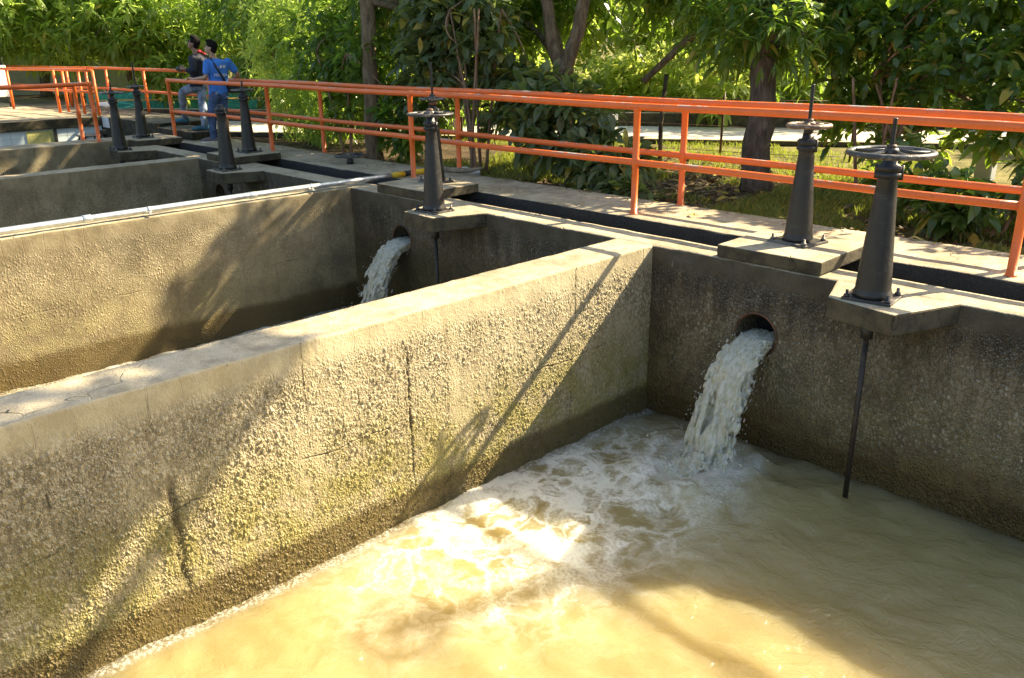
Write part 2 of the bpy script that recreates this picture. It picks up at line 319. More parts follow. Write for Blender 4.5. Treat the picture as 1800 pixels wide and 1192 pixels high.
def mat_jet():
    g=G('white_water'); P=g.pos(); n=g.noise(g.vmul(P,(14.,6.,6.)),3.,4,.65); n2=g.noise(P,60.,3,.7)
    col=g.mix(g.mr(n,.35,.65),(.62,.61,.44),(.88,.865,.74))
    b=g.bsdf(Base_Color=col,Roughness=.12,IOR=1.33,Specular_IOR_Level=.5,Transmission_Weight=.34,Subsurface_Weight=.5,Subsurface_Radius=(.05,.05,.04),Subsurface_Scale=1.)
    return g.done(b,g.math('ADD',g.math('MULTIPLY',n,.02),g.math('MULTIPLY',n2,.006)))
M['jet']=mat_jet()

# ground: shaded soil by the walkway, yellow-green lawn, brown leaf mould
def mat_ground():
    g=G('lawn_and_soil'); P=g.pos(); x,y,z=g.xyz(P)
    big=g.noise(P,.55,4,.6); mid=g.noise(P,3.2,4,.65); fine=g.noise(P,45.,3,.75)
    gr=g.mix(g.mr(mid,.35,.65),(.13,.12,.04),(.27,.235,.095)); so=g.mix(g.mr(mid,.35,.65),(.060,.042,.026),(.14,.10,.06))
    soilm=g.mr(g.math('ADD',y,g.math('MULTIPLY',g.math('SUBTRACT',big,.5),5.)),5.4,6.6,1.,0.)
    soilm=g.math('MULTIPLY',soilm,g.mr(g.math('ADD',x,g.math('MULTIPLY',mid,2.)),.2,1.4,1.,.25))
    soilm=g.math('MAXIMUM',soilm,g.mr(big,.62,.72,0.,.6))
    col=g.mix(soilm,gr,so); col=g.mix(g.mr(fine,.4,.7,0.,.6),col,g.mix(1.,col,(.35,.33,.28),'MULTIPLY'))
    return g.done(g.bsdf(Base_Color=col,Roughness=.95,Specular_IOR_Level=.15),g.math('ADD',g.math('MULTIPLY',fine,.03),g.math('MULTIPLY',mid,.05)))
M['ground']=mat_ground()
M['road']=mat_plain('pale_gravelly_road',(.50,.46,.38),.95,.2,6,bump=.006)

# ------------------------------------------------------------------ setting: ground, road, water
ZG=-.15
g=MB()
g.add([(-150,1.70,ZG),(70,1.70,ZG),(70,170,ZG),(-150,170,ZG)],[(0,1,2,3)]); g.add([(-150,-80,ZG),(-26,-80,ZG),(-26,1.70,ZG),(-150,1.70,ZG)],[(0,1,2,3)])
gnd=g.build('ground',M['ground']); tag(gnd,'grass and bare soil under the trees','ground',kind='structure')
rd=MB(); a=np.array([.86,.51]); nrm=np.array([-a[1],a[0]]); c0=np.array([-6.9,6.75]); 
pts=[c0-a*40,c0+a*40,c0+a*40+nrm*3.3,c0-a*40+nrm*3.3]
rd.add([(*p,ZG+.004) for p in pts],[(0,1,2,3)])
o=rd.build('road',M['road']); tag(o,'pale sunlit service road beyond the lawn','road',kind='structure')
kb=MB()
for off,hh in ((-.09,.10),(3.39,.30)):
    p0=c0+nrm*off
    kb.obox((*(p0),ZG+hh/2),(*(a*40),0),(*(nrm*.09),0),(0,0,hh/2))
o=kb.build('road_kerb',M['top'],bevel=.02); tag(o,'grey concrete kerbs along the pale road','kerb',kind='structure')

ZW1,ZW2=-1.606,-1.57
def water(name,x0,x1,y0,y1,zw,step,imp,amp,mat,label):
    nx=int((x1-x0)/step)+1; ny=int((y1-y0)/step)+1
    X,Y=np.meshgrid(np.linspace(x0,x1,nx),np.linspace(y0,y1,ny),indexing='ij')
    P=np.stack([X,Y,X*0],-1); Z=np.full(X.shape,zw)
    d=np.hypot(X-imp[0],Y-imp[1]); 
    Pw=P.copy(); Pw[...,0]+=.25*fbm(P,1.3); Pw[...,1]+=.25*fbm(P+9,1.3)
    Z+=amp*(.06*(fbm(Pw*np.array([1,1.6,1]),2.2,4)-.5)+.034*(fbm(Pw*np.array([1,1.5,1]),6.5,3)-.5))
    turb=np.exp(-(d/.85)**2); Z+=amp*turb*(.22*(fbm(Pw+4,4.5,4)-.40))
    Z+=amp*.07*np.exp(-((d-.42)/.22)**2)*fbm(P+2,5.)*1.2
    Z+=amp*.012*np.sin(d*14)*np.exp(-d/1.6)
    V=np.stack([X,Y,Z],-1).reshape(-1,3); I=np.arange(nx*ny).reshape(nx,ny)
    F=np.stack([I[:-1,:-1],I[1:,:-1],I[1:,1:],I[:-1,1:]],-1).reshape(-1,4)
    o=np_mesh(name,V,F,mat,smooth=True); tag(o,label,'water',kind='structure'); return o
water('water',0,5.6,-8.5,0,ZW1,.03,(1.1,-.70),1.,mat_water('murky_yellow_water',(1.1,-.70),ZW1),'murky yellow water churning in the near tank')
water('water',-4.84,-.41,-8.5,0,ZW2,.06,(-3.78,-.60),1.,mat_water('murky_water_second',(-3.78,-.6),ZW2,1.5,-4.84),'pale foaming water in the second tank')
water('water',-9.28,-5.22,-8.5,0,ZW2,.25,(-30,0),.3,mat_water('murky_water_third',(-30,0),ZW2),'dark still water in the third tank')
water('water',-12.2,-9.66,-8.5,0,ZW2,.25,(-30,0),.3,mat_water('murky_water_fourth',(-30,0),ZW2),'dark water in the narrow fourth tank')

# ------------------------------------------------------------------ concrete works
def divider(name,x1,w,ys,zs_step,mat,label,zt=0.,zb=-1.95):
    r=.016; f=[]
    zs=np.arange(zb,zt-r-1e-6,zs_step)
    prof=[(x1,z) for z in zs]+[(x1-r+r*math.cos(t),zt-r+r*math.sin(t)) for t in np.linspace(0,math.pi/2,5)]
    for x in np.linspace(x1-r,x1-w+r,9)[1:-1]: prof.append((x,zt))
    prof+=[(x1-w+r-r*math.sin(t),zt-r+r*math.cos(t)) for t in np.linspace(0,math.pi/2,4)]
    prof+=[(x1-w,z) for z in np.linspace(zt-.1,zb,10)]
    prof=np.array(prof); k=len(prof); m=len(ys)
    V=np.zeros((m,k,3)); V[...,0]=prof[None,:,0]; V[...,2]=prof[None,:,1]; V[...,1]=np.array(ys)[:,None]
    edge=sstep(zt-.12,zt-.01,V[...,2]); n1=fbm(V,6.,3)-.5; n2=fbm(V+31,6.,3)-.5
    chip=np.clip(fbm(V*np.array([0,1,0])+5,9.,3)-.60,0,1)
    V[...,2]+=edge*(n1*.009); V[...,0]+=n2*.008
    corner=edge*np.exp(-((V[...,0]-(x1))/.03)**2); V[...,0]-=corner*chip*.02; V[...,2]-=corner*chip*.02
    I=np.arange(m*k).reshape(m,k)
    F=np.stack([I[:-1,:-1],I[:-1,1:],I[1:,1:],I[1:,:-1]],-1).reshape(-1,4)[:, ::-1]
    # material: coping on the upward faces
    zc=V[...,2]; mi=np.zeros((m-1,k-1),int); topi=[i for i in range(k-1) if prof[i,1]>zt-.006 and prof[i+1,1]>zt-.006]; mi[:,topi]=1
    o=np_mesh(name,V.reshape(-1,3),F,[mat,M['top']],smooth=True,midx=mi.ravel()); tag(o,label,'wall',kind='thing'); return o
ysA=np.concatenate([np.arange(-9,-6.3,.1),np.arange(-6.3,0,.0085),[-.0005]])
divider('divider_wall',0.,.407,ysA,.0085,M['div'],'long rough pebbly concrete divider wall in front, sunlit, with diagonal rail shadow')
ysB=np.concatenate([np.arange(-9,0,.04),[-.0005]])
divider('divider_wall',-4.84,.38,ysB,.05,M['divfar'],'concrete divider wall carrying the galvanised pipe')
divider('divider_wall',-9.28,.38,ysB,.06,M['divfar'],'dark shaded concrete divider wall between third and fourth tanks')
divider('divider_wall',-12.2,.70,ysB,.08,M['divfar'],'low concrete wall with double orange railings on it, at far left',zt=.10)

# outlet wall with round openings
HOLES=[(1.115,-.60,.195),(-3.785,-.53,.185),(-8.60,-.52,.175)]
def outlet_wall():
    mb=MB(); X0,X1,ZB,ZT=-12.2,6.5,-1.95,-.10
    zs0=[ZB,-1.5,-1.1]
    xs=[X0]; 
    for hx,hz,hr in sorted(HOLES): xs+=[hx-.3,hx+.3]
    xs.append(X1)
    for i in range(0,len(xs)-1):
        a_,b_=xs[i],xs[i+1]
        if i%2==0:
            n=max(1,int((b_-a_)/.5)); 
            for j in range(n):
                p,q=a_+(b_-a_)*j/n,a_+(b_-a_)*(j+1)/n; mb.add([(p,0,ZB),(q,0,ZB),(q,0,ZT),(p,0,ZT)],[(0,1,2,3)])
        else:
            hx,hz,hr=sorted(HOLES)[i//2]; z0,z1=hz-.3,hz+.3
            mb.add([(a_,0,ZB),(b_,0,ZB),(b_,0,z0),(a_,0,z0)],[(0,1,2,3)]); mb.add([(a_,0,z1),(b_,0,z1),(b_,0,ZT),(a_,0,ZT)],[(0,1,2,3)])
            N=48; vs=[];fs=[]
            for j in range(N):
                t=2*math.pi*j/N; c,s=math.cos(t),math.sin(t); k=.3/max(abs(c),abs(s)); rr=hr*(1+.02*math.sin(5*t)+.015*math.sin(9*t+1))
                vs+=[(hx+k*c,0,hz+k*s),(hx+rr*c,0,hz+rr*s),(hx+rr*c,.36,hz+rr*s)]
            for j in range(N):
                j2=(j+1)%N; fs+=[(3*j,3*j2,3*j2+1,3*j+1),(3*j+1,3*j2+1,3*j2+2,3*j+2)]
            mb.add(vs,[f[::-1] for f in fs]); mb.add([(hx+hr*1.05*math.cos(2*math.pi*j/24),.36,hz+hr*1.05*math.sin(2*math.pi*j/24)) for j in range(24)],[tuple(range(24))],2)
    # coping with slightly broken edges, back face
    nx=380; xs=np.linspace(X0,X1,nx); prof=[(0,-.10),(0,-.05),(0,-.018),(.004,-.006),(.016,0),(.09,0),(.18,0),(.27,0),(.35,0),(.37,-.014),(.37,-.4),(.37,ZB)]
    V=np.zeros((nx,len(prof),3)); V[...,0]=xs[:,None]; pa=np.array(prof); V[...,1]=pa[None,:,0]; V[...,2]=pa[None,:,1]
    e=(pa[:,1]>-.03)[None,:]; V[...,2]+=e*(fbm(V,5.,3)-.5)*.010; e2=((pa[:,1]>-.06)&(pa[:,1]<.01)&(pa[:,0]<.02))[None,:]
    V[...,1]+=e2*((fbm(V+8,7.,3)-.5)*.008+np.clip(fbm(V*np.array([1,0,0])+3,8.,3)-.62,0,1)*.10)
    I=np.arange(nx*len(prof)).reshape(nx,-1); F=np.stack([I[:-1,:-1],I[1:,:-1],I[1:,1:],I[:-1,1:]],-1).reshape(-1,4)
    mi=[ (1 if prof[j][1]>-.01 and prof[j+1][1]>-.015 and prof[j+1][0]>.01 else 0) for j in range(len(prof)-1)]*(nx-1)
    b=len(mb.v); mb.v+=[tuple(v) for v in V.reshape(-1,3)]; mb.f+=[tuple(int(i)+b for i in f) for f in F]; mb.m+=mi; mb.sm+=[True]*len(F)
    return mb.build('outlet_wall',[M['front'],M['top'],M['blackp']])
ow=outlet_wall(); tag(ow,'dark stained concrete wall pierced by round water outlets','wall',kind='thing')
for hx,hz,hr in HOLES:
    MB().tube([(hx+hr*.985*math.cos(2*math.pi*j/40),-.002,hz+hr*.985*math.sin(2*math.pi*j/40)) for j in range(40)],.011,8,closed=True).build('pipe_rim',M['rust'],ow)
PF=[2.17,-2.73,-7.57,-11.42]
def rough_prism(poly,z0,z1,amp=.01,step=.06,r=.015):
    bm=bmesh.new(); n=len(poly)
    vb=[bm.verts.new((x,y,z0)) for x,y in poly]; vt=[bm.verts.new((x,y,z1)) for x,y in poly]
    bm.faces.new(vb[::-1]); bm.faces.new(vt)
    for i in range(n): bm.faces.new((vb[i],vb[(i+1)%n],vt[(i+1)%n],vt[i]))
    bmesh.ops.bevel(bm,geom=bm.edges[:],offset=r,segments=2,affect='EDGES',profile=.5)
    xs=[v.co.x for v in bm.verts]; ys=[v.co.y for v in bm.verts]
    for ax,lo,hi in ((0,min(xs),max(xs)),(1,min(ys),max(ys)),(2,z0,z1)):
        k=lo+step
        while k<hi-.01:
            pn=[0,0,0]; pn[ax]=1; pc=[0,0,0]; pc[ax]=k
            bmesh.ops.bisect_plane(bm,geom=bm.verts[:]+bm.edges[:]+bm.faces[:],plane_co=pc,plane_no=pn); k+=step
    P=np.array([v.co[:] for v in bm.verts]); N=np.stack([fbm(P+i*13,7.,3)-.5 for i in range(3)],-1)*amp*.35
    # broken corners: pull vertices that sit near an edge inwards
    c=P.mean(0); dist=np.minimum.reduce([abs(P[:,2]-z0),abs(P[:,2]-z1)]); chip=np.clip(fbm(P+51,6.,3)-.60,0,1)*.0*(dist<.02)
    D=c-P; D[:,2]*=.6; D/=np.linalg.norm(D,axis=1)[:,None]; P2=P+N+D*chip[:,None]*(np.abs(P[:,2]-z0)+np.abs(P[:,2]-z1)>0)[:,None]
    for v,p in zip(bm.verts,P2): v.co=p
    return bm
def bm_obj(name,bm,mats,parent=None,smooth=False):
    me=bpy.data.meshes.new(name); bm.to_mesh(me); bm.free()
    for m in (mats if isinstance(mats,(list,tuple)) else [mats]): me.materials.append(m)
    me.polygons.foreach_set('use_smooth',np.full(len(me.polygons),smooth)); me.update()
    return link(bpy.data.objects.new(name,me),parent)
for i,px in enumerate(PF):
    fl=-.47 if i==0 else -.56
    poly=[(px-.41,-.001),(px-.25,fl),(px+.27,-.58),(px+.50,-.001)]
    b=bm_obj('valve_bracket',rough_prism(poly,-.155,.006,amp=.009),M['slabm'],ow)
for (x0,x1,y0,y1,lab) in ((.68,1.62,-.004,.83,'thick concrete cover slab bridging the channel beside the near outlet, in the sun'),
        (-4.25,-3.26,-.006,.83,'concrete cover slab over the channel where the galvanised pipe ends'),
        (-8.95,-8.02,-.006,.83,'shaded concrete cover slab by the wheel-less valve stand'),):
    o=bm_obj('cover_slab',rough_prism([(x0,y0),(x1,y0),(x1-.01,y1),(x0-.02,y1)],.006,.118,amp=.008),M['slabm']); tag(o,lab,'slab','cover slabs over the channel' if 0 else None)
o=bm_obj('cover_slab',rough_prism([(-12.9,.002),(-11.78,.002),(-11.75,.86),(-12.9,.86)],-.02,.105,amp=.008),M['slabm']); tag(o,'farthest concrete cover slab at the end of the low railed wall','slab')
# walkway with black-painted channel side
nx=420; xs=np.linspace(-12.9,6.5,nx); prof=[(.80,-1.1),(.80,-.5),(.80,-.2),(.80,0.),(.806,.014),(.82,.02),(1.05,.02),(1.3,.02),(1.55,.02),(1.73,.02),(1.745,.008),(1.75,-.05),(1.75,-.3)]
V=np.zeros((nx,len(prof),3)); pa=np.array(prof); V[...,0]=xs[:,None]; V[...,1]=pa[None,:,0]; V[...,2]=pa[None,:,1]
V[...,1]+=((pa[:,1]>-.1)&((pa[:,0]<.83)|(pa[:,0]>1.72)))[None,:]*((fbm(V,3.,4)-.5)*.05); V[...,2]+=(pa[:,1]>.01)[None,:]*(fbm(V+5,3.,3)-.5)*.012
I=np.arange(nx*len(prof)).reshape(nx,-1); F=np.stack([I[:-1,:-1],I[1:,:-1],I[1:,1:],I[:-1,1:]],-1).reshape(-1,4)
o=np_mesh('walkway',V.reshape(-1,3),F,M['walk'],smooth=True); tag(o,'concrete walkway with black painted channel side','walkway',kind='structure')
mb=MB().box(-12.2,6.5,.37,.80,-1.1,-.9); o=mb.build('channel_floor',M['blackp']); tag(o,'dark floor of the feed channel','channel floor',kind='structure')
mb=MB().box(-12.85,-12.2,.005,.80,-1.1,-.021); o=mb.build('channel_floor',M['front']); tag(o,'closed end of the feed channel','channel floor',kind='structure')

# ------------------------------------------------------------------ valve stands
def wheel(parent,z,Rr,r,n_sp,mat,hubr=.05):
    mb=MB(); mb.torus((0,0,z),Rr-r,r,44,12,sz=.8)
    for k in range(n_sp):
        t=2*math.pi*k/n_sp+.5; c,s=math.cos(t),math.sin(t)
        mb.tube([(c*hubr*.6,s*hubr*.6,z+.012),(c*Rr*.5,s*Rr*.5,z+.002),(c*(Rr-r),s*(Rr-r),z)],[.016,.013,.014],8)
    mb.lathe([(hubr*.9,-.03),(hubr,-.02),(hubr,.02),(hubr*.8,.032),(.022,.034)],(0,0,z),20)
    return mb.build('handwheel',mat,parent)
def valve_stand(name,loc,label,h,rb,rt,wheelspec=None,wm=None,stem=0.,rod=0.,group='valve stands along the channel',rz=0.,plate=.17,rustnut=False,capdust=False):
    t=empty(name,loc,rz); tag(t,label,'valve stand',group)
    b=MB(); b.box(-plate,plate,-plate*.88,plate*.88,.0,.022); b.build('base_plate',M['iron'],t,bevel=.004)
    for sx in(-1,1):
        for sy in(-1,1):
            q=MB(); q.lathe([(.022,.022),(.022,.040),(.011,.041),(.011,.072)],(sx*plate*.82,sy*plate*.72,0),6); q.build('bolt',M['iron'],t)
    c=MB(); c.lathe([(rb*1.12,.022),(rb*1.1,.05),(rb*1.0,.075),(rb*.99,.09)]+[(rb+(rt-rb)*k/6,.09+(h-.13)*k/6) for k in range(1,7)]+[(rt*1.06,h-.03),(rt*1.06,h-.02)],(0,0,0),36); c.build('column',M['black'],t)
    k=MB(); k.lathe([(rt*1.05,h-.022),(rt*1.32,h-.018),(rt*1.32,h+.012),(rt*1.12,h+.016),(rt*1.12,h+.024),(rt*1.32,h+.028),(rt*1.32,h+.058),(rt*1.02,h+.064),(rt*.75,h+.075),(rt*.7,h+.11)],(0,0,0),30)
    for sgn in(-1,1): k.lathe([(.014,0),(.014,.1)],(sgn*rt*1.25,.01,h-.035),6)
    k.build('collar',M['black'],t)
    if wheelspec:
        zc,Rr,rr,ns=wheelspec; k2=MB(); k2.lathe([(rt*.62,h+.10),(rt*.62,zc-.02)],(0,0,0),18)
        if rustnut: k2.lathe([(rt*.9,h+.10),(rt*.9,h+.135)],(0,0,0),6)
        k2.build('stem_nut',M['rust'] if rustnut else M['black'],t); wheel(t,zc,Rr,rr,ns,wm or M['iron'])
        q=MB(); q.lathe([(.034,zc+.02),(.036,zc+.045),(.028,zc+.055)],(0,0,0),6); q.build('nut',M['rust'],t)
    if stem:
        q=MB(); z0=(wheelspec[0] if wheelspec else h)+.03; prof=[]; z=z0
        while z<stem: prof+=[(.0165,z),(.0125,z+.006)]; z+=.012
        q.lathe(prof,(0,0,0),10); q.build('stem',M['black'],t)
    if rod:
        q=MB(); q.lathe([(.043,-.30),(.043,-.19),(.03,-.188),(.03,-.156)],(0,0,0),18); q.build('rod_sleeve',M['black'],t)
        q=MB(); q.tube([(0,0,-.30),(0,0,-1.0),(.0,.0,rod)],.021,12); q.build('rod',M['rod'],t)
    return t
valve_stand('valve_stand',(2.165,-.30,.004),'tall black valve stand with the largest handwheel, on the bracket at right',.885,.122,.066,(1.028,.29,.025,5),None,1.26,-1.75,rz=.12)
valve_stand('valve_stand',(1.14,.52,.116),'black valve stand with brown disc wheel and tall threaded stem, on the sunny slab',.80,.115,.062,(.975,.185,.024,8),M['brown'],1.30,0,rz=-.12,plate=.19)
valve_stand('valve_stand',(-2.735,-.32,.004),'black valve stand with sunlit edge on the bracket beside the second outlet',.90,.118,.06,(1.045,.255,.018,5),None,0,-1.75,rz=.05)
valve_stand('valve_stand',(-3.76,.55,.116),'black valve stand with rusty collar and long stem, behind the sunlit-edged one',.83,.11,.06,(1.005,.17,.016,4),None,1.43,0,rustnut=True)
valve_stand('valve_stand',(-7.57,-.33,.004),'bare black valve stand with no wheel or stem, in front of the blue shirt man',.83,.118,.066,None,None,0,-1.75)
valve_stand('valve_stand',(-8.45,.50,.116),'black valve stand with thin wheel just right of the blue shirt man',.83,.11,.06,(.97,.18,.016,4),None,1.10)
valve_stand('valve_stand',(-11.42,-.45,.004),'black valve stand with wheel on the corner bracket, leftmost of all the stands',.83,.118,.06,(.99,.22,.017,4),None,1.17,-1.7)
valve_stand('valve_stand',(-12.28,.32,.104),'black valve stand with long stem beside the pale tiled wall and small table',.80,.115,.06,(.94,.16,.016,4),None,1.36)
t=empty('floor_valve',(-6.62,1.20,.02)); tag(t,'low black handwheel just above the walkway between two valve stands','handwheel')
q=MB(); q.lathe([(.055,0),(.05,.07),(.03,.08),(.03,.12)],(0,0,0),18); q.build('stub',M['black'],t); wheel(t,.125,.245,.02,5,M['iron'])

# ------------------------------------------------------------------ railings
def railing(name,label,xs_posts,y,z0,zt,zm,x_end,group=None,mat=None,r=.036,axis='x'):
    t=empty(name,((xs_posts[0],y,z0) if axis=='x' else (y,xs_posts[0],z0))); tag(t,label,'railing',group); ox,oy,oz=t.location
    def P(a,z): return (a-ox,y-oy,z-oz) if axis=='x' else (y-ox,a-oy,z-oz)
    n=60; a0,a1=x_end
    wob=lambda a,k: .006*math.sin(a*1.3+k)
    MB().tube([P(a0+(a1-a0)*i/n,zt+wob(a0+(a1-a0)*i/n,0)) for i in range(n+1)],r,16).build('top_rail',M['orange'],t)
    m0=min(xs_posts); m1=max(xs_posts) if a1>a0 else a1
    MB().tube([P(m0+(m1-m0)*i/n,zm+wob(m0+(m1-m0)*i/n,2)) for i in range(n+1)],r*.94,16).build('mid_rail',M['orange'],t)
    for xp in xs_posts:
        MB().tube([P(xp,z0),P(xp,z0+.012),P(xp,z0+.013),P(xp,zm-r*1.5),P(xp,zm-r*1.25),P(xp,zm-r*.9),P(xp,zm+r*.9),P(xp,zm+r*1.25),P(xp,zm+r*1.5),P(xp,zt-r*1.4),P(xp,zt-r*1.15),P(xp,zt-r*.4)],[r*1.25,r*1.2,r*.97,r*.97,r*1.10,r*1.16,r*1.16,r*1.10,r*.97,r*.97,r*1.12,r*1.12],16).build('post',M['orange'],t)
    return t
railing('railing','near orange pipe railing along the channel edge of the walkway',[-12.32,-8.53,-4.74,-.965,2.69],.96,.02,1.131,.560,(-12.355,6.4))
railing('railing','far orange pipe railing along the tree side of the walkway',[-11.6,-8.15,-4.66,-.90,2.84],1.715,.02,1.131,.560,(-11.6,6.4))
railing('railing','orange railing on the front edge of the low wall at far left',[-.50,-4.2,-7.8],-12.28,.10,1.13,.61,(-.465,-8.6),axis='y')
railing('railing','orange railing on the back edge of the low wall at far left',[-.60,-4.3,-7.9],-12.82,.10,1.10,.58,(-.6,-8.6),axis='y')
def poly_rail(name,label,pts,z0,zt,zm,posts,r=.034):
    t=empty(name,(pts[0][0],pts[0][1],z0)); tag(t,label,'railing'); o=t.location
    L=lambda p,z:(p[0]-o.x,p[1]-o.y,z-o.z)
    MB().tube([L(p,zt) for p in pts],r,10).build('top_rail',M['orange'],t); MB().tube([L(p,zm) for p in pts],r*.9,10).build('mid_rail',M['orange'],t)
    for p in posts: MB().tube([L(p,z0),L(p,zt)],r,10).build('post',M['orange'],t)
poly_rail('railing','orange railing on the raised platform edge behind the tiled wall',[(-16.6,1.07),(-18.4,.95),(-20.9,.44),(-25.5,-.5)],.25,1.24,.76,[(-16.6,1.07),(-17.4,1.02),(-18.28,.75),(-18.45,1.0),(-20.9,.44)])
poly_rail('railing','orange railing behind the jacketed man along the back of the platform',[(-13.2,2.2),(-16.35,2.12),(-18.83,2.16),(-20.33,1.7),(-25.5,1.3)],.25,1.235,.74,[(-13.2,2.2),(-16.35,2.12),(-18.83,2.16),(-19.5,1.9),(-20.33,1.7)])

# ------------------------------------------------------------------ galvanised pipe on the second divider
t=empty('galvanised_pipe',(-4.90,-8.6,.066)); tag(t,'long galvanised steel pipe clamped on the divider wall top','pipe')
MB().tube([(0,y,.004*math.sin(y*1.1)) for y in np.linspace(0,9.3,60)],.036,18).build('tube',M['galv'],t)
for yy in (3.3,5.35,7.25,): MB().tube([(0,yy-.045,0),(0,yy-.04,0),(0,yy+.04,0),(0,yy+.045,0)],[.038,.0425,.0425,.038],18).build('coupling',M['galv'],t)
for yy in (4.15,6.0,8.05):
    q=MB(); q.tube([(0,yy-.02,0),(0,yy+.02,0)],.041,18); q.box(-.075,-.037,yy-.02,yy+.02,-.036,-.028); q.box(.037,.075,yy-.02,yy+.02,-.036,-.028); q.build('pipe_clamp',M['galv'],t)
for k,(a0,a1) in enumerate(((9.30,9.52),(9.52,9.68),(9.68,9.94))):
    MB().tube([(0,a0,0),(0,a1,0)],.0375,18).build('painted_band',M['yellow'] if k!=1 else M['blackp'],t)

# ------------------------------------------------------------------ water jets
def water_jet(name,cx,cz,hr,label,n=2600,fall=1.0,seed=1):
    r_=np.random.default_rng(seed); t=empty(name,(cx,0,cz)); tag(t,label,'water jet')
    T=math.sqrt(2*fall/9.81); v=.70/T
    sm_=MB(); nst=n//46; K=30
    for i in range(nst):
        a=r_.random()*2*math.pi; q=math.sqrt(r_.random())*hr*.80; x0=q*math.cos(a); z0=q*math.sin(a)
        if z0>-.01: z0=-.01-.7*(z0+.01)*r_.random()
        vv=v*(1+.10*r_.standard_normal())*(1+.25*z0/hr); sp=.07*r_.standard_normal()+x0*.25; t0=-.12+.04*r_.random(); t1=T*(1.12 if r_.random()<.72 else r_.uniform(.45,1.05))
        out=[];ro=[]; ph=r_.uniform(0,9); rb=r_.uniform(.018,.036)*(1.25-.35*q/hr)
        for k in range(K):
            tt=t0+(t1-t0)*k/(K-1); tc=max(tt,0); kk=tc/T
            x=x0*(1-.10*kk)+sp*tc*.55+.030*kk*math.sin(ph+tt*31)+.018*kk*math.sin(ph*3+tt*67); y=-vv*tt+.02*kk*math.cos(ph*2+tt*37)-.25*kk*z0
            z=z0*(1-.25*kk)-.5*9.81*tc*tc
            if z<-fall-.05: break
            nn=float(vnoise(np.array([i*3.7+seed,tt*16.,0.]))); rr=rb*(1-.38*kk)*(.75+.6*nn)
            if kk>.42: rr*=float(np.clip((nn-.16-.26*(kk-.42))*4.2,.08,1.15))
            out.append((x,y,z)); ro.append(max(rr,.0022))
        if len(out)>3: sm_.tube(out,ro,8)
    m=n*2; tt=T*1.08*r_.random(m)**.75-.03; tc=np.clip(tt,0,None); k=tc/T; a=r_.random(m)*2*np.pi; q=hr*(.30+.58*r_.random(m)**.6); x=q*np.cos(a)*(1+.16*k); z0=np.minimum(q*np.sin(a)*.95,-.005+.02*r_.random(m))
    cl=fbm(np.stack([x*9,tt*9,z0*9+seed],-1),1.3,3); x=x+.035*k*r_.standard_normal(m); y=-v*tt*(1+.25*z0/hr)-.25*k*z0+.03*k*r_.standard_normal(m); z=z0*(1-.25*k)-.5*9.81*tc**2
    rr=(.005+.011*r_.random(m)**2)*(.6+1.1*np.clip(cl-.3,0,1)/.4); ok=(cl>.40+.08*k)&(z>-fall-.05)&(r_.random(m)<.25+.9*k); th=np.linspace(0,2*np.pi,7)[:-1]
    for X_,Y_,Z_,r1,tv in zip(x[ok],y[ok],z[ok],rr[ok],tc[ok]):
        L_=r1*(1.2+2.2*tv/T); dv=Vector((0,-v,-9.81*tv-.2)).normalized(); c_=Vector((X_,Y_,Z_))
        sm_.tube([c_-dv*L_,c_-dv*L_*.55,c_+dv*L_*.2,c_+dv*L_],[r1*.2,r1*.85,r1,r1*.2],6)
    o=sm_.build('stream',M['jet'],t)
    rm=o.modifiers.new('Remesh','REMESH'); rm.mode='VOXEL'; rm.voxel_size=.0062; rm.use_smooth_shade=True
    sm=o.modifiers.new('Smooth','SMOOTH'); sm.iterations=3; sm.factor=.45
    bm=bmesh.new(); bmesh.ops.create_icosphere(bm,subdivisions=1,radius=1.); bv=np.array([v_.co[:] for v_ in bm.verts]); bf=np.array([[v_.index for v_ in f.verts] for f in bm.faces]); bm.free()
    def spheres(nm,x,y,z,rad,st,par):
        m=len(x); V=np.repeat(bv[None],m,0)*rad[:,None,None]; vd=np.stack([0*z,np.full(m,-v),-9.81*np.sqrt(np.clip(-z,0,None)*2/9.81)],-1); vd/=np.linalg.norm(vd,axis=1)[:,None]; V+=vd[:,None,:]*((V*vd[:,None,:]).sum(-1)*(st-1)[:,None])[...,None]; V+=np.stack([x,y,z],-1)[:,None,:]
        F=(bf[None]+(np.arange(m)*len(bv))[:,None,None]).reshape(-1,3); return np_mesh(nm,V.reshape(-1,3),F,M['jet'],par,smooth=True)
    ch=MB(); m=1500; th=r_.random(m)*2*np.pi; q=.34*r_.random(m)**.7; X_=np.cos(th)*q*1.05; Y_=-.72+np.sin(th)*q*.85; hg=.16*np.exp(-(q/.17)**2)*r_.random(m)+.030*r_.random(m); cl=fbm(np.stack([X_*8,Y_*8,hg*8+seed],-1),1.2,3)
    for x_,y_,z_,c_ in zip(X_,Y_,hg,cl):
        if c_<.42 or y_>-.06: continue
        r1=(.008+.022*r_.random()**2); p_=Vector((x_,y_,-fall+z_-.022)); u_2=Vector((x_*.6,(y_+.7)*.6,.35+.3*r_.random())).normalized()*r1*1.5
        ch.tube([p_-u_2,p_-u_2*.5,p_+u_2*.3,p_+u_2],[r1*.3,r1*.95,r1,r1*.2],7)
    o=ch.build('churned_foam',M['jet'],t); rm=o.modifiers.new('Remesh','REMESH'); rm.mode='VOXEL'; rm.voxel_size=.0075; rm.use_smooth_shade=True; sm=o.modifiers.new('Smooth','SMOOTH'); sm.iterations=3; sm.factor=.45
    m=1500; th=r_.random(m)*2*np.pi; ti=r_.random(m)*.30; sp=.5+1.0*r_.random(m); up=.5+1.7*r_.random(m)**2
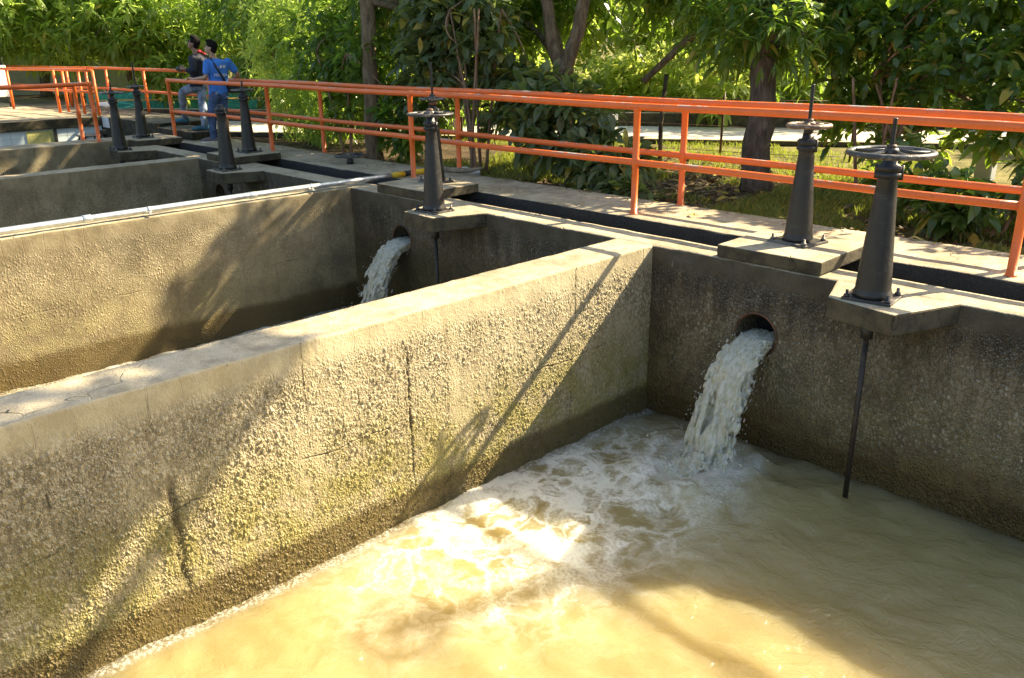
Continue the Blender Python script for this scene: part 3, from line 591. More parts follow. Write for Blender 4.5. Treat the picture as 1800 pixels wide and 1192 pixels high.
    dx=np.cos(th)*sp*ti*.9+.16*r_.standard_normal(m); dy=-.68+np.sin(th)*sp*ti*.8+.10*r_.standard_normal(m)-.05; dz=-fall+up*ti-4.9*ti**2
    ok=(dz>-fall-.01)&(dy<-.04)
    spheres('splash_drops',dx[ok],dy[ok],dz[ok],(.0035+.0065*r_.random(m)**3)[ok],np.ones(ok.sum()),t)['kind']='stuff'
    m=200; k=r_.random(m)**.6; T2=k*T; sd=np.sign(r_.standard_normal(m)); 
    spheres('flying_drops',sd*(hr*(.9+.3*k)+.05*np.abs(r_.standard_normal(m))*k),-v*T2+.10*k*r_.standard_normal(m),-.5*9.81*T2**2+.05*r_.standard_normal(m)-.03,(.002+.004*r_.random(m)**2),2.+0*k,t)['kind']='stuff'
    return t
water_jet('water_jet',1.115,-.615,.185,'white water jet pouring from the near outlet into the murky tank',3200,.99,3)
water_jet('water_jet',-3.785,-.545,.175,'pale water jet spouting from the second outlet, partly behind the divider wall',2200,1.02,5)
# ------------------------------------------------------------------ vegetation
def lit_gap(P):
    """True where a leaf would shade ground that the open gap in the canopy leaves in the sun (projected along the sun to z = 0)."""
    x=P[:,0]-SUN[0]/SUN[2]*P[:,2]; y=P[:,1]-SUN[1]/SUN[2]*P[:,2]
    Q=np.stack([x,y,x*0],-1); n=fbm(Q,1.4,3)-.5; n2=fbm(Q+40,1.1,3); n3=fbm(Q+80,2.6,2)
    m=(x>-2.8+n)&(x<7)&(y<1.3+n*.8)&(y>np.where(x+n*.3<.42,-3.75+n*1.0,-12.))&~((x<-1.35)&(y>.55))
    m|=(x>-2.2)&(x<7)&(y>=1.0)&(y<1.95)&(n3>.54)
    m|=(x>-14)&(x<-.8)&(y>5.9+n)&(y<13.2)&(n2>.36)
    m|=(x>-5.4)&(x<-4.0)&(y>-5.8)&(y<-1.15)
    m|=(x>-5.08)&(x<-4.72)&(y>-5.5)&(y<.75)
    m|=(n3>.57)&(n2>.42)
    m|=(x>-.6)&(x<.75)&(y<-3.2)&(y>-7)&(n3+.25*n>.50)
    return m&(P[:,2]>.25)
def unit(v): return v/np.maximum(np.linalg.norm(v,axis=-1,keepdims=True),1e-6)
def leaves(C,A,k,Ln,ratio,spread,droop,r_,cull=True,fold=.10):
    n=len(C)*k; c=np.repeat(C,k,0); a=unit(np.repeat(A,k,0))
    h=unit(np.cross(a,unit(r_.standard_normal((n,3))))); th=np.radians(r_.uniform(spread[0],spread[1],n))[:,None]
    d=a*np.cos(th)+h*np.sin(th); d[:,2]-=droop*(.5+r_.random(n)); d=unit(d)
    L=Ln*(.6+.75*r_.random(n))[:,None]
    b=c+d*L*.12+a*L*(.45*(r_.random(n)-.5))[:,None]
    s=unit(np.cross(d,np.array([0,0,1.])+.35*r_.standard_normal((n,3)))); up=np.cross(s,d)
    if cull:
        kk=~lit_gap(b); b,d,L,s,up=b[kk],d[kk],L[kk],s[kk],up[kk]; n=len(b)
    w=L*ratio*(.8+.4*r_.random(n))[:,None]*.5
    curl=(.10+.16*r_.random(n))[:,None]
    mid=b+d*L*.45+up*L*.05; tip=b+d*L-np.array([0,0,1.])*L*curl
    lf=b+d*L*.42+s*w+up*w*fold*4*.6; rt=b+d*L*.42-s*w+up*w*fold*4*.6
    l2=b+d*L*.74+s*w*.72+up*w*.15-np.array([0,0,1.])*L*curl*.35; r2=b+d*L*.74-s*w*.72+up*w*.15-np.array([0,0,1.])*L*curl*.35
    m2=b+d*L*.75-np.array([0,0,1.])*L*curl*.38
    V=np.stack([b,lf,mid,rt,l2,m2,r2,tip],1); q=np.array([[0,2,1,1],[0,3,2,2],[1,2,5,4],[2,3,6,5],[4,5,7,7],[5,6,7,7]])
    T=np.array([[0,2,1],[0,3,2],[1,2,5],[1,5,4],[2,3,6],[2,6,5],[4,5,7],[5,6,7]])
    F=(T[None]+(np.arange(n)*8)[:,None,None]).reshape(-1,3)
    return V.reshape(-1,3),F
def blob_clumps(blobs,r_):
    C=[];A=[]
    for (cx,cy,cz,rx,ry,rz,n) in blobs:
        u=unit(r_.standard_normal((n,3))); rad=r_.random(n)**.45; 
        # sub-lobes break the outline
        lob=unit(r_.standard_normal((9,3))); dots=(u@lob.T).max(1); rad=rad*(.62+.5*dots)
        C.append(np.array([cx,cy,cz])+u*rad[:,None]*np.array([rx,ry,rz])); A.append(unit(u*.7+np.array([0,0,.45])+.45*r_.standard_normal((n,3))))
    return np.concatenate(C),np.concatenate(A)
def trunk_tube(mb,pts,r0,r1,n=10):
    P=[np.array(p,float) for p in pts]; out=[]; k=len(P)
    for i in range(k-1):
        for t in np.linspace(0,1,6)[:-1]: out.append(P[i]*(1-t)+P[i+1]*t)
    out.append(P[-1]); out=np.array(out); m=len(out); s=np.linspace(0,1,m)
    for _ in range(2): out[1:-1]=.25*out[:-2]+.5*out[1:-1]+.25*out[2:]
    out[1:]+=(np.stack([fbm(out[1:]+3,1.7)-.5,fbm(out[1:]+11,1.7)-.5,0*s[1:]],-1))*r0*.9
    rr=r0+(r1-r0)*s**.8; rr*=1+.18*(fbm(out,5.)-.5); rr[0]*=1.35
    mb.tube(out,list(rr),n)
def tree(name,label,cat,trunks,blobs,leaf,bark,k=9,group=None,seed=0,cull=True,limbs=14,twig=.012,smat=None):
    """trunks: list of (points,r0,r1); leaf=(material,length,ratio,spread,droop)"""
    r_=np.random.default_rng(seed+100); base=np.array(trunks[0][0][0],float)
    t=empty(name,tuple(base)); tag(t,label,cat,group)
    C,A=blob_clumps(blobs,r_)
    mb=MB()
    for pts,r0,r1 in trunks: trunk_tube(mb,[np.array(p)-base for p in pts],r0,r1)
    mb.build('trunk',bark,t)
    if limbs:
        lb=MB(); tops=[(np.array(tr[0][-1],float),tr[2]) for tr in trunks]+[(np.array(tr[0][-2],float),tr[2]) for tr in trunks if len(tr[0])>2]
        keep=~lit_gap(C) if cull else np.ones(len(C),bool); idx=np.where(keep)[0]
        for i in r_.choice(idx,min(limbs,len(idx)),replace=False):
            p0,rr=min(tops,key=lambda q:np.linalg.norm(q[0]-C[i])+r_.random()); p1=C[i]; m=(p0+p1)/2+np.array([0,0,.18*np.linalg.norm(p1-p0)])+.12*r_.standard_normal(3)
            s=np.linspace(0,1,9)[:,None]; pth=(1-s)**2*p0+2*s*(1-s)*m+s*s*p1-base
            lb.tube(pth,list(np.linspace(max(rr*.55,twig*1.6),twig*.5,9)),6)
        lb.build('branch',smat or bark,t)
    V,F=leaves(C,A,k,leaf[1],leaf[2],leaf[3],leaf[4],r_,cull)
    o=np_mesh('crown',V-base,F,leaf[0],t); return t
MANGO=(M['lf_mango'],.21,.24,(35,95),.35); MANGOS=(M['lf_sun'],.34,.27,(30,95),.32); BROAD=(M['lf_broad'],.19,.44,(30,90),.15); GREY=(M['lf_grey'],.23,.42,(30,85),.25)
FAR=(M['lf_far'],.34,.30,(30,100),.25); UP=(M['lf_mango'],.36,.30,(35,95),.3)
# --- trees close behind the walkway
tree('mango_tree','dark mango tree with one straight grey trunk standing left of the sunny valve stands','tree',
  [([(-1.33,4.08,-.2),(-1.36,4.1,.9),(-1.40,4.18,2.0),(-1.3,4.4,3.4)],.20,.13),([(-1.40,4.18,1.9),(-2.2,4.9,2.5),(-3.2,5.6,3.0)],.09,.04)],
  [(-3.3,5.7,2.35,1.5,1.2,1.15,330),(-2.0,5.2,2.7,1.3,1.2,1.0,300),(-.7,5.5,2.6,1.4,1.1,1.0,330),(.2,6.4,2.2,1.2,1.0,1.2,260),(-2.6,6.6,1.9,1.6,.8,1.0,260),(-1.15,3.80,1.95,.85,.42,.50,130),(-2.0,4.2,1.9,.8,.5,.55,130),(-.9,4.7,1.9,.8,.5,.6,120)],MANGO,M['bark2'],10,seed=1,limbs=26)
tree('mango_tree','tall overhanging mango tree whose forked pale trunk leans over the grey-green bush','tree',
  [([(-4.79,3.37,-.2),(-4.72,3.4,.35),(-4.5,3.52,.85),(-4.38,3.58,1.35)],.19,.15),([(-4.40,3.58,1.3),(-4.62,3.55,1.8),(-4.80,3.6,2.6),(-5.2,3.9,4.2)],.115,.07),([(-4.38,3.58,1.3),(-4.18,3.66,1.9),(-4.05,3.75,2.7),(-3.8,4.0,4.2)],.12,.07),
   ([(-3.75,4.7,1.15),(-3.2,5.0,1.75),(-2.5,5.2,2.35),(-1.9,5.2,2.9)],.045,.07)],
  [(-2.2,6.6,5.4,1.3,1.2,.8,130),(-5.0,4.6,5.4,3.6,3.0,1.7,320),(-3.6,5.0,3.0,1.2,.9,.8,160),(-5.6,4.6,2.7,1.3,1.0,1.0,220)],UP,M['bark'],10,seed=2,limbs=18)
tree('mango_tree','dark leafy tree with a slim grey trunk between the low handwheel and the forked tree','tree',
  [([(-7.57,2.32,-.2),(-7.56,2.34,1.0),(-7.62,2.4,2.4),(-7.7,2.7,4.0)],.15,.11)],
  [(-9.6,3.9,2.3,1.5,1.0,1.2,330),(-8.3,3.3,2.6,1.4,.9,1.1,320),(-7.0,3.4,2.6,1.2,.9,1.0,260),(-10.9,4.6,2.7,1.4,1.1,1.2,300),(-8.6,4.3,1.1,1.6,.8,.9,260),(-6.4,4.2,1.6,1.1,.8,1.0,200)],MANGO,M['bark'],10,seed=3,limbs=22)
tree('unseen_shade_tree','unseen high canopy added to shade the left tanks, its trunk hidden behind the dark leafy tree','tree',  # crown out of view, placed to cast tree shade on the left tanks
  [([(-9.4,5.6,-.2),(-9.3,5.5,2.0),(-9.0,5.2,4.2)],.22,.15)],
  [(-9.0,4.6,6.2,4.2,3.4,1.6,430),(-12.8,4.6,6.0,3.2,3.2,1.5,260),(-5.2,5.8,7.2,3.0,2.6,1.2,220)],UP,M['bark2'],10,seed=4,limbs=20)
tree('unseen_shade_tree','unseen high canopy above the right end of the walkway, added to shade the near divider, trunk behind the glossy bushes','tree',  # crown out of view, placed to shade the near end of the first divider
  [([(7.2,5.6,-.2),(7.1,5.6,2.4),(6.2,5.5,5.4)],.2,.13)],
  [(3.4,5.2,7.0,2.6,2.2,1.4,420),(5.6,5.6,7.6,2.4,2.4,1.2,260)],UP,M['bark2'],10,seed=5,limbs=14)
# --- bushes behind the rails
ST=M['twig']
def stems(bx,by,n,h,spread,r_):
    out=[]
    for i in range(n):
        a=r_.uniform(0,2*math.pi); s=spread*r_.random(); o=np.array([bx+.12*r_.standard_normal(),by+.10*r_.standard_normal(),-.2])
        out.append(([o,o+np.array([math.cos(a)*s*.4,math.sin(a)*s*.3,h*.5]),o+np.array([math.cos(a)*s,math.sin(a)*s*.6,h])],.028,.014))
    return out
r5=np.random.default_rng(55)
tree('leafy_shrub','tall shrub with thin reddish stems right behind the middle valve stands','shrub',stems(-5.2,2.5,6,2.4,.7,r5),
  [(-5.6,2.75,1.9,.9,.5,.8,150),(-6.3,2.85,2.3,.8,.5,.6,120),(-6.4,2.7,1.4,.8,.5,.8,130),(-5.1,3.0,1.0,.7,.4,.6,60)],GREY,ST,8,seed=11,limbs=14,cull=False)
tree('leafy_shrub','low grey-green big-leaved bush at the walkway edge under the forked tree','shrub',stems(-3.3,2.55,5,1.0,.6,r5),
  [(-3.9,2.75,.85,.75,.45,.55,95),(-3.2,2.55,.55,.7,.42,.45,95),(-2.55,2.35,.25,.6,.35,.32,60),(-4.5,3.0,1.0,.55,.35,.4,50),(-2.1,2.15,.02,.4,.25,.16,26)],GREY,ST,8,seed=12,limbs=8,cull=False)
tree('leafy_shrub','dark drooping shrub behind the railing just left of the slim grey trunk','shrub',stems(-8.6,2.6,4,1.8,.7,r5),
  [(-8.7,2.75,1.0,.9,.5,.8,150),(-7.9,2.7,1.5,.8,.5,.7,120),(-6.9,2.55,.55,.7,.45,.55,110),(-9.5,2.8,1.7,.9,.5,.7,120)],(M['lf_mango'],.22,.34,(30,90),.3),ST,9,seed=13,limbs=8,cull=False)
tree('leafy_shrub','bright narrow-leaved shrub beside the blue shirt man','shrub',stems(-12.4,3.6,5,1.6,.8,r5),
  [(-12.6,3.7,1.5,1.3,.7,1.0,330),(-11.4,3.4,.6,1.1,.6,.8,260),(-13.2,4.2,2.4,1.2,.8,.8,260),(-10.4,3.3,.3,.9,.5,.5,150)],(M['lf_sun'],.20,.18,(30,90),.25),ST,10,seed=14,limbs=10,cull=False)
tree('leafy_shrub','glossy dark broad-leaved shrub behind the brown-wheeled valve stand','shrub',stems(.1,4.6,5,1.5,.9,r5),
  [(-.2,4.9,1.8,.9,.6,.8,190),(.6,4.9,2.4,1.0,.6,.7,190),(-.3,5.2,.8,.8,.5,.6,110),(1.2,5.2,1.6,.9,.6,.8,170),(.5,5.6,.9,.9,.5,.6,110),(.9,4.5,1.35,.7,.4,.5,90)],BROAD,ST,8,seed=15,limbs=16)
tree('leafy_shrub','glossy broad-leaved shrub with forked pale stems at the right edge','shrub',
  [([(1.9,5.2,-.2),(1.8,5.1,.7),(1.35,5.0,1.5),(1.2,5.0,2.6)],.06,.035),([(1.85,5.15,.6),(2.3,5.1,1.3),(2.6,5.2,2.6)],.05,.03),([(1.8,5.1,.5),(1.0,4.8,1.0),(.4,4.8,1.3)],.04,.02)],
  [(2.2,5.0,2.0,1.0,.6,.8,230),(3.1,4.9,1.6,1.0,.7,.9,230),(1.5,5.4,2.6,1.0,.6,.6,170),(2.9,4.5,.6,.9,.5,.6,150),(1.7,4.5,.9,.6,.4,.45,80),(1.9,4.6,1.5,.9,.45,.6,120)],BROAD,M['bark'],8,seed=16,limbs=18)
tree('leafy_shrub','small sprawling green shrub on the grass at the right end of the walkway','shrub',stems(1.75,2.95,4,.5,.4,r5),
  [(1.5,2.75,.22,.5,.32,.26,60),(2.3,3.2,.35,.55,.4,.35,60),(.95,3.3,.35,.4,.3,.4,34)],BROAD,ST,8,seed=17,limbs=6,cull=False)
# --- sunlit trees at the left
tree('mango_tree','bright yellow-green mango tree above the raised platform at far left','tree',
  [([(-27.0,1.6,-.2),(-26.8,1.6,1.4),(-26.5,1.6,3.0)],.22,.16)],[(-25.6,.6,3.0,2.6,2.0,1.5,330),(-24.6,2.6,2.6,2.2,1.6,1.4,310),(-27.5,-1.2,3.4,2.8,2.2,1.6,300)],MANGOS,M['bark2'],11,seed=21,cull=False,limbs=20)
tree('mango_tree','bright drooping mango tree with a slanting branch behind the jacketed man','tree',
  [([(-25.2,5.4,-.2),(-24.6,5.0,1.0),(-23.4,5.0,2.4)],.2,.14)],[(-22.6,4.2,2.5,1.9,1.4,1.4,340),(-21.6,5.6,2.3,1.6,1.3,1.3,280),(-24.2,4.6,3.6,2.4,2.0,1.3,260),(-21.2,4.6,1.0,1.0,.7,.7,120)],MANGOS,M['bark2'],11,seed=22,cull=False,limbs=20)
tree('mango_tree','deep green mango tree between the bright mango and the slim-trunked tree','tree',
  [([(-18.4,6.8,-.2),(-18.2,6.7,1.4),(-17.8,6.6,3.2)],.2,.14)],[(-18.6,6.4,2.7,2.2,1.5,1.5,460),(-16.0,6.0,2.6,2.0,1.4,1.4,400),(-17.2,5.8,1.1,1.6,.9,1.0,240)],(M['lf_mango'],.26,.24,(30,95),.35),M['bark2'],10,seed=23,cull=False,limbs=18)
# --- far row beyond the road: three crowns, copied
FG='far row of trees beyond the road'; FL='sunlit yellow-green tree in the far row beyond the pale road'
protos=[]
for s in range(3):
    r_=np.random.default_rng(300+s); bl=[(r_.uniform(-1.8,1.8),r_.uniform(-1.5,1.5),r_.uniform(1.2,5.6),2.2,2.0,1.6,125) for _ in range(9)]
    protos.append(tree('far_tree',FL,'tree',[([(0,0,-.2),(.1,.1,2.),(0,.2,4.)],.2,.12)],bl,FAR,M['bark2'],9,FG,seed=30+s,cull=False,limbs=10))
spots=[(-11.5,16.2),(-7.8,17.8),(-3.2,18.6),(.8,19.8),(-15.0,14.6),(-19.0,13.5),(-23.5,12.4),(-29.5,10.2),(-33.5,5.0),(-36.0,.0),(-14.,21.),(-9.,23.),(-20.,19.),(4.5,17.0),(-27.,17.),(-38.,-6.),(-32.,13.),(1.,25.)]
for i,(x,y) in enumerate(spots):
    o=protos[i] if i<3 else copy_tree(protos[i%3]); o.location=(x,y,ZG-.05); o.rotation_euler=(0,0,i*1.7); s=.85+.3*((i*37)%10)/10; o.scale=(s,s,s)
# --- bushes along the far side of the road
rb=np.random.default_rng(400); BL='light green bush in the row on the far kerb of the pale road'; BG='roadside bushes beyond the road'
bush=tree('roadside_bush',BL,'bush',[([(0,0,-.1),(0,0,.5),(.1,0,1.)],.05,.03)],[(0,0,.7,1.5,.9,.75,160),(.9,.2,.6,1.0,.8,.6,90),(-.8,.1,.9,1.0,.8,.8,90)],(M['lf_far'],.24,.34,(30,95),.2),M['bark2'],9,BG,seed=61,cull=False,limbs=6)
for i,(x,y) in enumerate([(-12.9,7.4),(-10.6,8.9),(-8.3,10.3),(-5.9,11.6),(-3.6,13.1),(-1.2,14.4),(1.2,15.8),(-15.4,6.2)]):
    o=bush if i==0 else copy_tree(bush); a_=np.array([-.51,.86])*(.9+.5*(i%3)); o.location=(x+a_[0],y+a_[1],ZG); o.rotation_euler=(0,0,i*1.3+.5); sc_=.85+.1*(i%4); o.scale=(sc_,sc_,sc_*1.1)
# --- ground cover
def blades(n,reg,h,r_,keep=None):
    x=r_.uniform(reg[0],reg[1],n); y=r_.uniform(reg[2],reg[3],n); P=np.stack([x,y,np.full(n,ZG)],-1)
    k=fbm(P*np.array([1,1,0]),1.6,3)>.40
    if keep: k&=keep(P)
    P=P[k]; n=len(P); a=r_.uniform(0,2*np.pi,n); hh=h*(.5+r_.random(n)); lean=np.stack([r_.standard_normal(n),r_.standard_normal(n),np.zeros(n)],-1)*.35*hh[:,None]
    s=np.stack([np.cos(a),np.sin(a),0*a],-1)*.006
    V=np.stack([P-s,P+s,P+s*.6+lean*.4+np.array([0,0,1])*(hh*.6)[:,None],P+lean+np.array([0,0,1])*hh[:,None]],1)
    T=np.array([[0,1,2],[0,2,3]]); F=(T[None]+(np.arange(n)*4)[:,None,None]).reshape(-1,3); return V.reshape(-1,3),F
r_=np.random.default_rng(91)
parts=[blades(42000,(-.9,4.2,1.78,5.4),.09,r_),blades(9000,(-6.2,-3.9,1.78,4.2),.12,r_),blades(13000,(-9,-.5,5.2,8.2),.08,r_,lambda P:(P[:,1]<6.75+(P[:,0]+6.9)*.593-.25)),blades(7000,(-3.9,-.9,2.6,5.2),.07,r_,lambda P:fbm(P+4,1.2,2)>.52)]
V=[];F=[];b=0
for v,f in parts: V.append(v);F.append(f+b);b+=len(v)
M['grass']=mat_leaf('grass_blade',(.08,.095,.02),(.22,.21,.06),(.35,.42,.05),.35,.5,yellow=.10)
o=np_mesh('grass',np.concatenate(V),np.concatenate(F),M['grass']); tag(o,'short patchy grass behind the walkway','grass',kind='stuff')
n=3600; C=np.stack([r_.uniform(-4.6,2.6,n),r_.uniform(1.85,6.4,n),np.full(n,ZG+.012)],-1); A=unit(np.stack([r_.standard_normal(n),r_.standard_normal(n),.12*r_.standard_normal(n)],-1))
V,F=leaves(C,A,1,.14,.40,(0,20),.0,r_,False,.12); V[:,2]=np.maximum(V[:,2],ZG+.004)
n=150; C=np.stack([r_.uniform(-10,3,n),np.where(r_.random(n)<.8,1.72-.16*r_.random(n)**2,1.0+.7*r_.random(n)),np.full(n,.032)],-1); A=unit(np.stack([r_.standard_normal(n),r_.standard_normal(n),.05*r_.standard_normal(n)],-1)); V2,F2=leaves(C,A,1,.07,.42,(0,20),.0,r_,False,.15); V2[:,2]=np.maximum(V2[:,2],.029); V=np.concatenate([V,V2]); F=np.concatenate([F,F2+len(V)-len(V2)])
M['litter']=mat_leaf('dry_leaf',(.09,.055,.025),(.24,.16,.08),(.2,.12,.04),.12,.6,yellow=.2)
o=np_mesh('leaf_litter',V,F,M['litter']); tag(o,'dry brown leaves scattered on the shaded soil','fallen leaves',kind='stuff')
# a few leaves on the walkway
for (x,y,a,lab,mt) in ((1.60,1.66,.4,'yellowish fallen leaf on the walkway edge at right','lf_grey'),(-2.25,1.62,1.9,'curled pale fallen leaf on the walkway beside the grey-green bush','litter'),(-.35,1.2,2.6,'brown fallen leaf lying between the two middle posts','litter')):
    V,F=leaves(np.array([[0,0,.012]]),np.array([[math.cos(a),math.sin(a),.05]]),1,.16,.42,(0,4),0.,np.random.default_rng(3),False,.2); V[:,2]=np.maximum(V[:,2],.004)
    o=np_mesh('fallen_leaf',V,F,M[mt]); o.location=(x,y,.026); tag(o,lab,'leaf')

# ------------------------------------------------------------------ far left: second basin, platform, clutter; objects beyond the walkway
M['dark']=mat_top('dark_wet_concrete',base=(.16,.14,.10),dark=(.08,.07,.05)); M['green']=mat_plain('green_shade_net',(.05,.36,.25),.8,.3,14); M['pale']=mat_plain('pale_green_render',(.62,.72,.58),.9,.06,2); M['grey']=mat_plain('grey_render',(.34,.35,.34),.9,.12,2)
M['roof']=mat_plain('grey_metal_roof',(.30,.31,.32),.5,.15,3,metal=.4); M['glass']=mat_plain('dark_window_glass',(.03,.04,.045),.1,.1); M['wood']=mat_bark('driftwood',(.16,.12,.08),(.34,.28,.2)); M['plast']=mat_plain('white_plastic_bag',(.80,.80,.78),.4,.05,6,bump=.01); M['opening_light']=mat_plain('yellow_green_light_beyond',(.50,.46,.16),.5,.2,4); M['teal']=mat_plain('teal_hose',(.05,.35,.30),.5)
M['ypost']=mat_plain('yellow_ochre_paint',(.62,.42,.10),.6,.2)
t=empty('tiled_wall',(-16.4,1.0,0)); tag(t,'pale blue tiled basin wall under a dark concrete beam at far left','wall',kind='thing')
MB().box(-.5,0,-10,0,-1.6,.045).build('wall',M['tile'],t); 
b=bm_obj('beam',rough_prism([(-.6,-10),(.06,-10),(.06,0),(-.6,0)],.048,.25,amp=.012,step=.25),M['dark'],t)
wn=MB().box(.003,.02,-1.60,-1.05,-.25,.02).build('painted_light_panel',M['opening_light'],t);  # panel colour stands in for the yellow light beyond the opening
MB().box(.003,.05,-1.05,-.985,-.27,.04).box(.003,.05,-1.60,-1.05,-.285,-.252).build('frame',M['blackp'],wn)
q=MB()
for k in range(26): q.box(.0005,.0025,-10+.385*k,-10+.385*k+.006,-1.6,.04)
for z in (-.9,-.6,-.36,-.12): q.box(.0005,.0025,-10,0,z,z+.005)
q.build('tile_joint',M['grey'],t)
t=empty('raised_platform',(-13.4,1.03,.25)); tag(t,'raised concrete platform with white painted bands on its dark edge','platform',kind='thing')
bm_obj('deck',rough_prism([(-13,0),(0,0),(0,1.25),(-13,1.25)],-.85,0.,amp=.015,step=.3),M['dark'],t)
for x0,x1 in ((-.80,-.40),(-2.95,-2.55)): MB().box(x0,x1,-.012,.02,-.24,-.012).build('painted_band',M['white'],t)
o=MB().box(-30,-17.0,-9,1.03,-.6,.24).build('paved_yard',M['top']); tag(o,'pale paved yard behind the tiled wall','yard',kind='structure')
o=MB().box(-16.4,-12.9,-10,1.03,-1.7,-1.25).build('basin_floor',M['blackp']); tag(o,'dark floor of the far basin','floor',kind='structure')
t=empty('concrete_steps',(-12.6,1.4,.02)); tag(t,'dark concrete step under the jacketed man','steps')
bm_obj('tread',rough_prism([(-.79,-.36),(.88,-.36),(.88,.34),(-.79,.34)],0.,.155,amp=.01),M['dark'],t)
t=empty('metal_table',(-15.3,.35,-1.25)); tag(t,'small dark metal table standing in the far basin corner','table')
MB().box(-.24,.24,-.2,.2,1.17,1.2).build('tabletop',M['iron'],t)
for sx,sy in((-1,-1),(1,-1),(-1,1),(1,1)): MB().tube([(sx*.2,sy*.16,0),(sx*.2,sy*.16,1.17)],.018,8).build('leg',M['black'],t)
t=empty('white_board',(-21.9,.35,.25)); tag(t,'white board on short legs behind the platform railing at the left edge','board')
MB().obox((0,0,.66),(.02,.0,.004),(0,.36,0),(-.06,0,.40)).build('panel',M['white'],t,bevel=.008)
for s in(-1,1): MB().tube([(.04,s*.28,0),(.0,s*.28,.6)],.025,8).build('leg',M['iron'],t)
t=empty('white_drum',(-20.3,2.55,.05)); tag(t,'white plastic drum lying on its side behind the orange posts','drum')
q=MB(); q.tube([(0,-.22,.14),(0,-.2,.14),(0,.2,.14),(0,.22,.14)],[.11,.14,.14,.11],18); q.build('body',M['plast'],t); q=MB(); q.tube([(0,.12,.14),(0,.15,.14)],.146,18); q.build('hoop',M['wood'],t)
o=MB().tube([(-20.1+.3*math.cos(a*.5),2.95+.22*math.sin(a*.5),.03+.012*a) for a in range(26)],.022,8).build('hose',M['teal']); tag(o,'teal hose coiled on the ground next to the white drum','hose')
t=empty('net_fence',(-22.4,3.3,ZG)); tag(t,'green shade net stretched behind low yellow Y-shaped posts','fence')
D=np.array([2.9,3.1]); 
q=MB(); n=60; vs=[]; 
for i in range(n+1):
    for j in range(6):
        s=i/n; vs.append((D[0]*s*1.25-.4,D[1]*s*1.25-.4,.05+.62*j/5*(1-.12*math.sin(s*21)**2)-.0))
q.add(vs,[(i*6+j,(i+1)*6+j,(i+1)*6+j+1,i*6+j+1) for i in range(n) for j in range(5)],0,True); o=q.build('net',M['green'],t); sd=o.modifiers.new('Solidify','SOLIDIFY'); sd.thickness=.01
q=MB().tube([(-.2+.5,-.2-.3,.42),(D[0]*1.2+.3,D[1]*1.2-.3,.42)],.022,8); q.build('bar',M['ypost'],t)
for k in range(5):
    s=.08+.25*k; x,y=D[0]*s+.4,D[1]*s-.3; dx,dy=.14,.15
    q=MB().tube([(x,y,0),(x,y,.5)],.03,8); q.tube([(x,y,.48),(x-dx,y-dy,.78)],.024,8); q.tube([(x,y,.48),(x+dx,y+dy,.78)],.024,8); q.build('post',M['ypost'],t)
def building(name,label,x,y,rz,wx,wy,h,mat):
    t=empty(name,(x,y,ZG),rz); tag(t,label,'building',kind='thing')
    MB().box(-wx/2,wx/2,-wy/2,wy/2,0,h).build('wall',mat,t)
    q=MB(); n=int(wx/.18)
    for i in range(n): 
        x0=-wx/2-.3+(wx+.6)*i/n; x1=-wx/2-.3+(wx+.6)*(i+1)/n; z=.03*(i%2); q.add([(x0,-wy/2-.4,h+.02+z),(x1,-wy/2-.4,h+.02+.03*((i+1)%2)),(x1,wy/2+.4,h+.5+.03*((i+1)%2)),(x0,wy/2+.4,h+.5+z)],[(0,1,2,3)])
    o=q.build('roof',M['roof'],t); s=o.modifiers.new('Solidify','SOLIDIFY'); s.thickness=.04
    for k in range(3):
        xx=-wx/2+wx*(k+.5)/3; f=MB(); yy=-wy/2
        f.box(xx-.55,xx+.55,yy-.04,yy-.002,.95,1.0).box(xx-.55,xx+.55,yy-.04,yy-.002,2.0,2.05).box(xx-.55,xx-.5,yy-.04,yy-.002,1.0,2.0).box(xx+.5,xx+.55,yy-.04,yy-.002,1.0,2.0).box(xx-.02,xx+.02,yy-.035,yy-.002,1.0,2.0)
        w_=f.build('window',M['white'],t); MB().box(xx-.5,xx+.5,yy-.012,yy-.003,1.0,2.0).build('pane',M['glass'],w_)
building('grey_building','low grey building with metal roof far behind the bright mango trees',-37,7.5,1.1,9,4,2.5,M['grey'])
building('pale_green_building','pale green building glimpsed through the glossy leaves at right',-6.6,27.5,.45,10,5,3.0,M['pale'])
# wire fence along the lawn, stake, block, post
t=empty('wire_fence',(-6.18,6.25,ZG)); tag(t,'thin rusty wire fence standing on the lawn before the road','fence')
fp=[(0,0),(2.6,.45),(3.1,.62),(4.6,1.1),(-2.6,-.9)]
for x,y in fp: MB().tube([(x,y,0),(x+.01,y,1.15)],.022,8).build('post',M['rust'],t)
for z in(.08,.5,.95): MB().tube([(x,y,z-.02*(k%2)) for k,(x,y) in enumerate(sorted(fp))],.006,5).build('wire',M['rust'],t)
o=MB().tube([(-3.69,5.13,ZG),(-3.70,5.12,.5),(-3.66,5.16,1.25)],.035,8).build('tree_stake',M['bark2']); tag(o,'dark wooden stake standing on the soil before the wire fence','stake')
t=empty('concrete_block',(-7.45,8.35,ZG),.5); tag(t,'grey concrete block standing at the edge of the pale road','block')
q=MB(); q.box(-.19,-.006,-.17,.17,0,.40).box(.006,.19,-.17,.17,0,.40); q.build('half_block',M['grey'],t,bevel=.012)
o=MB().box(.50,.72,6.7,6.92,ZG,1.0).build('concrete_post',M['grey'],bevel=.015); tag(o,'square grey concrete post among the leaves at the right edge','post')
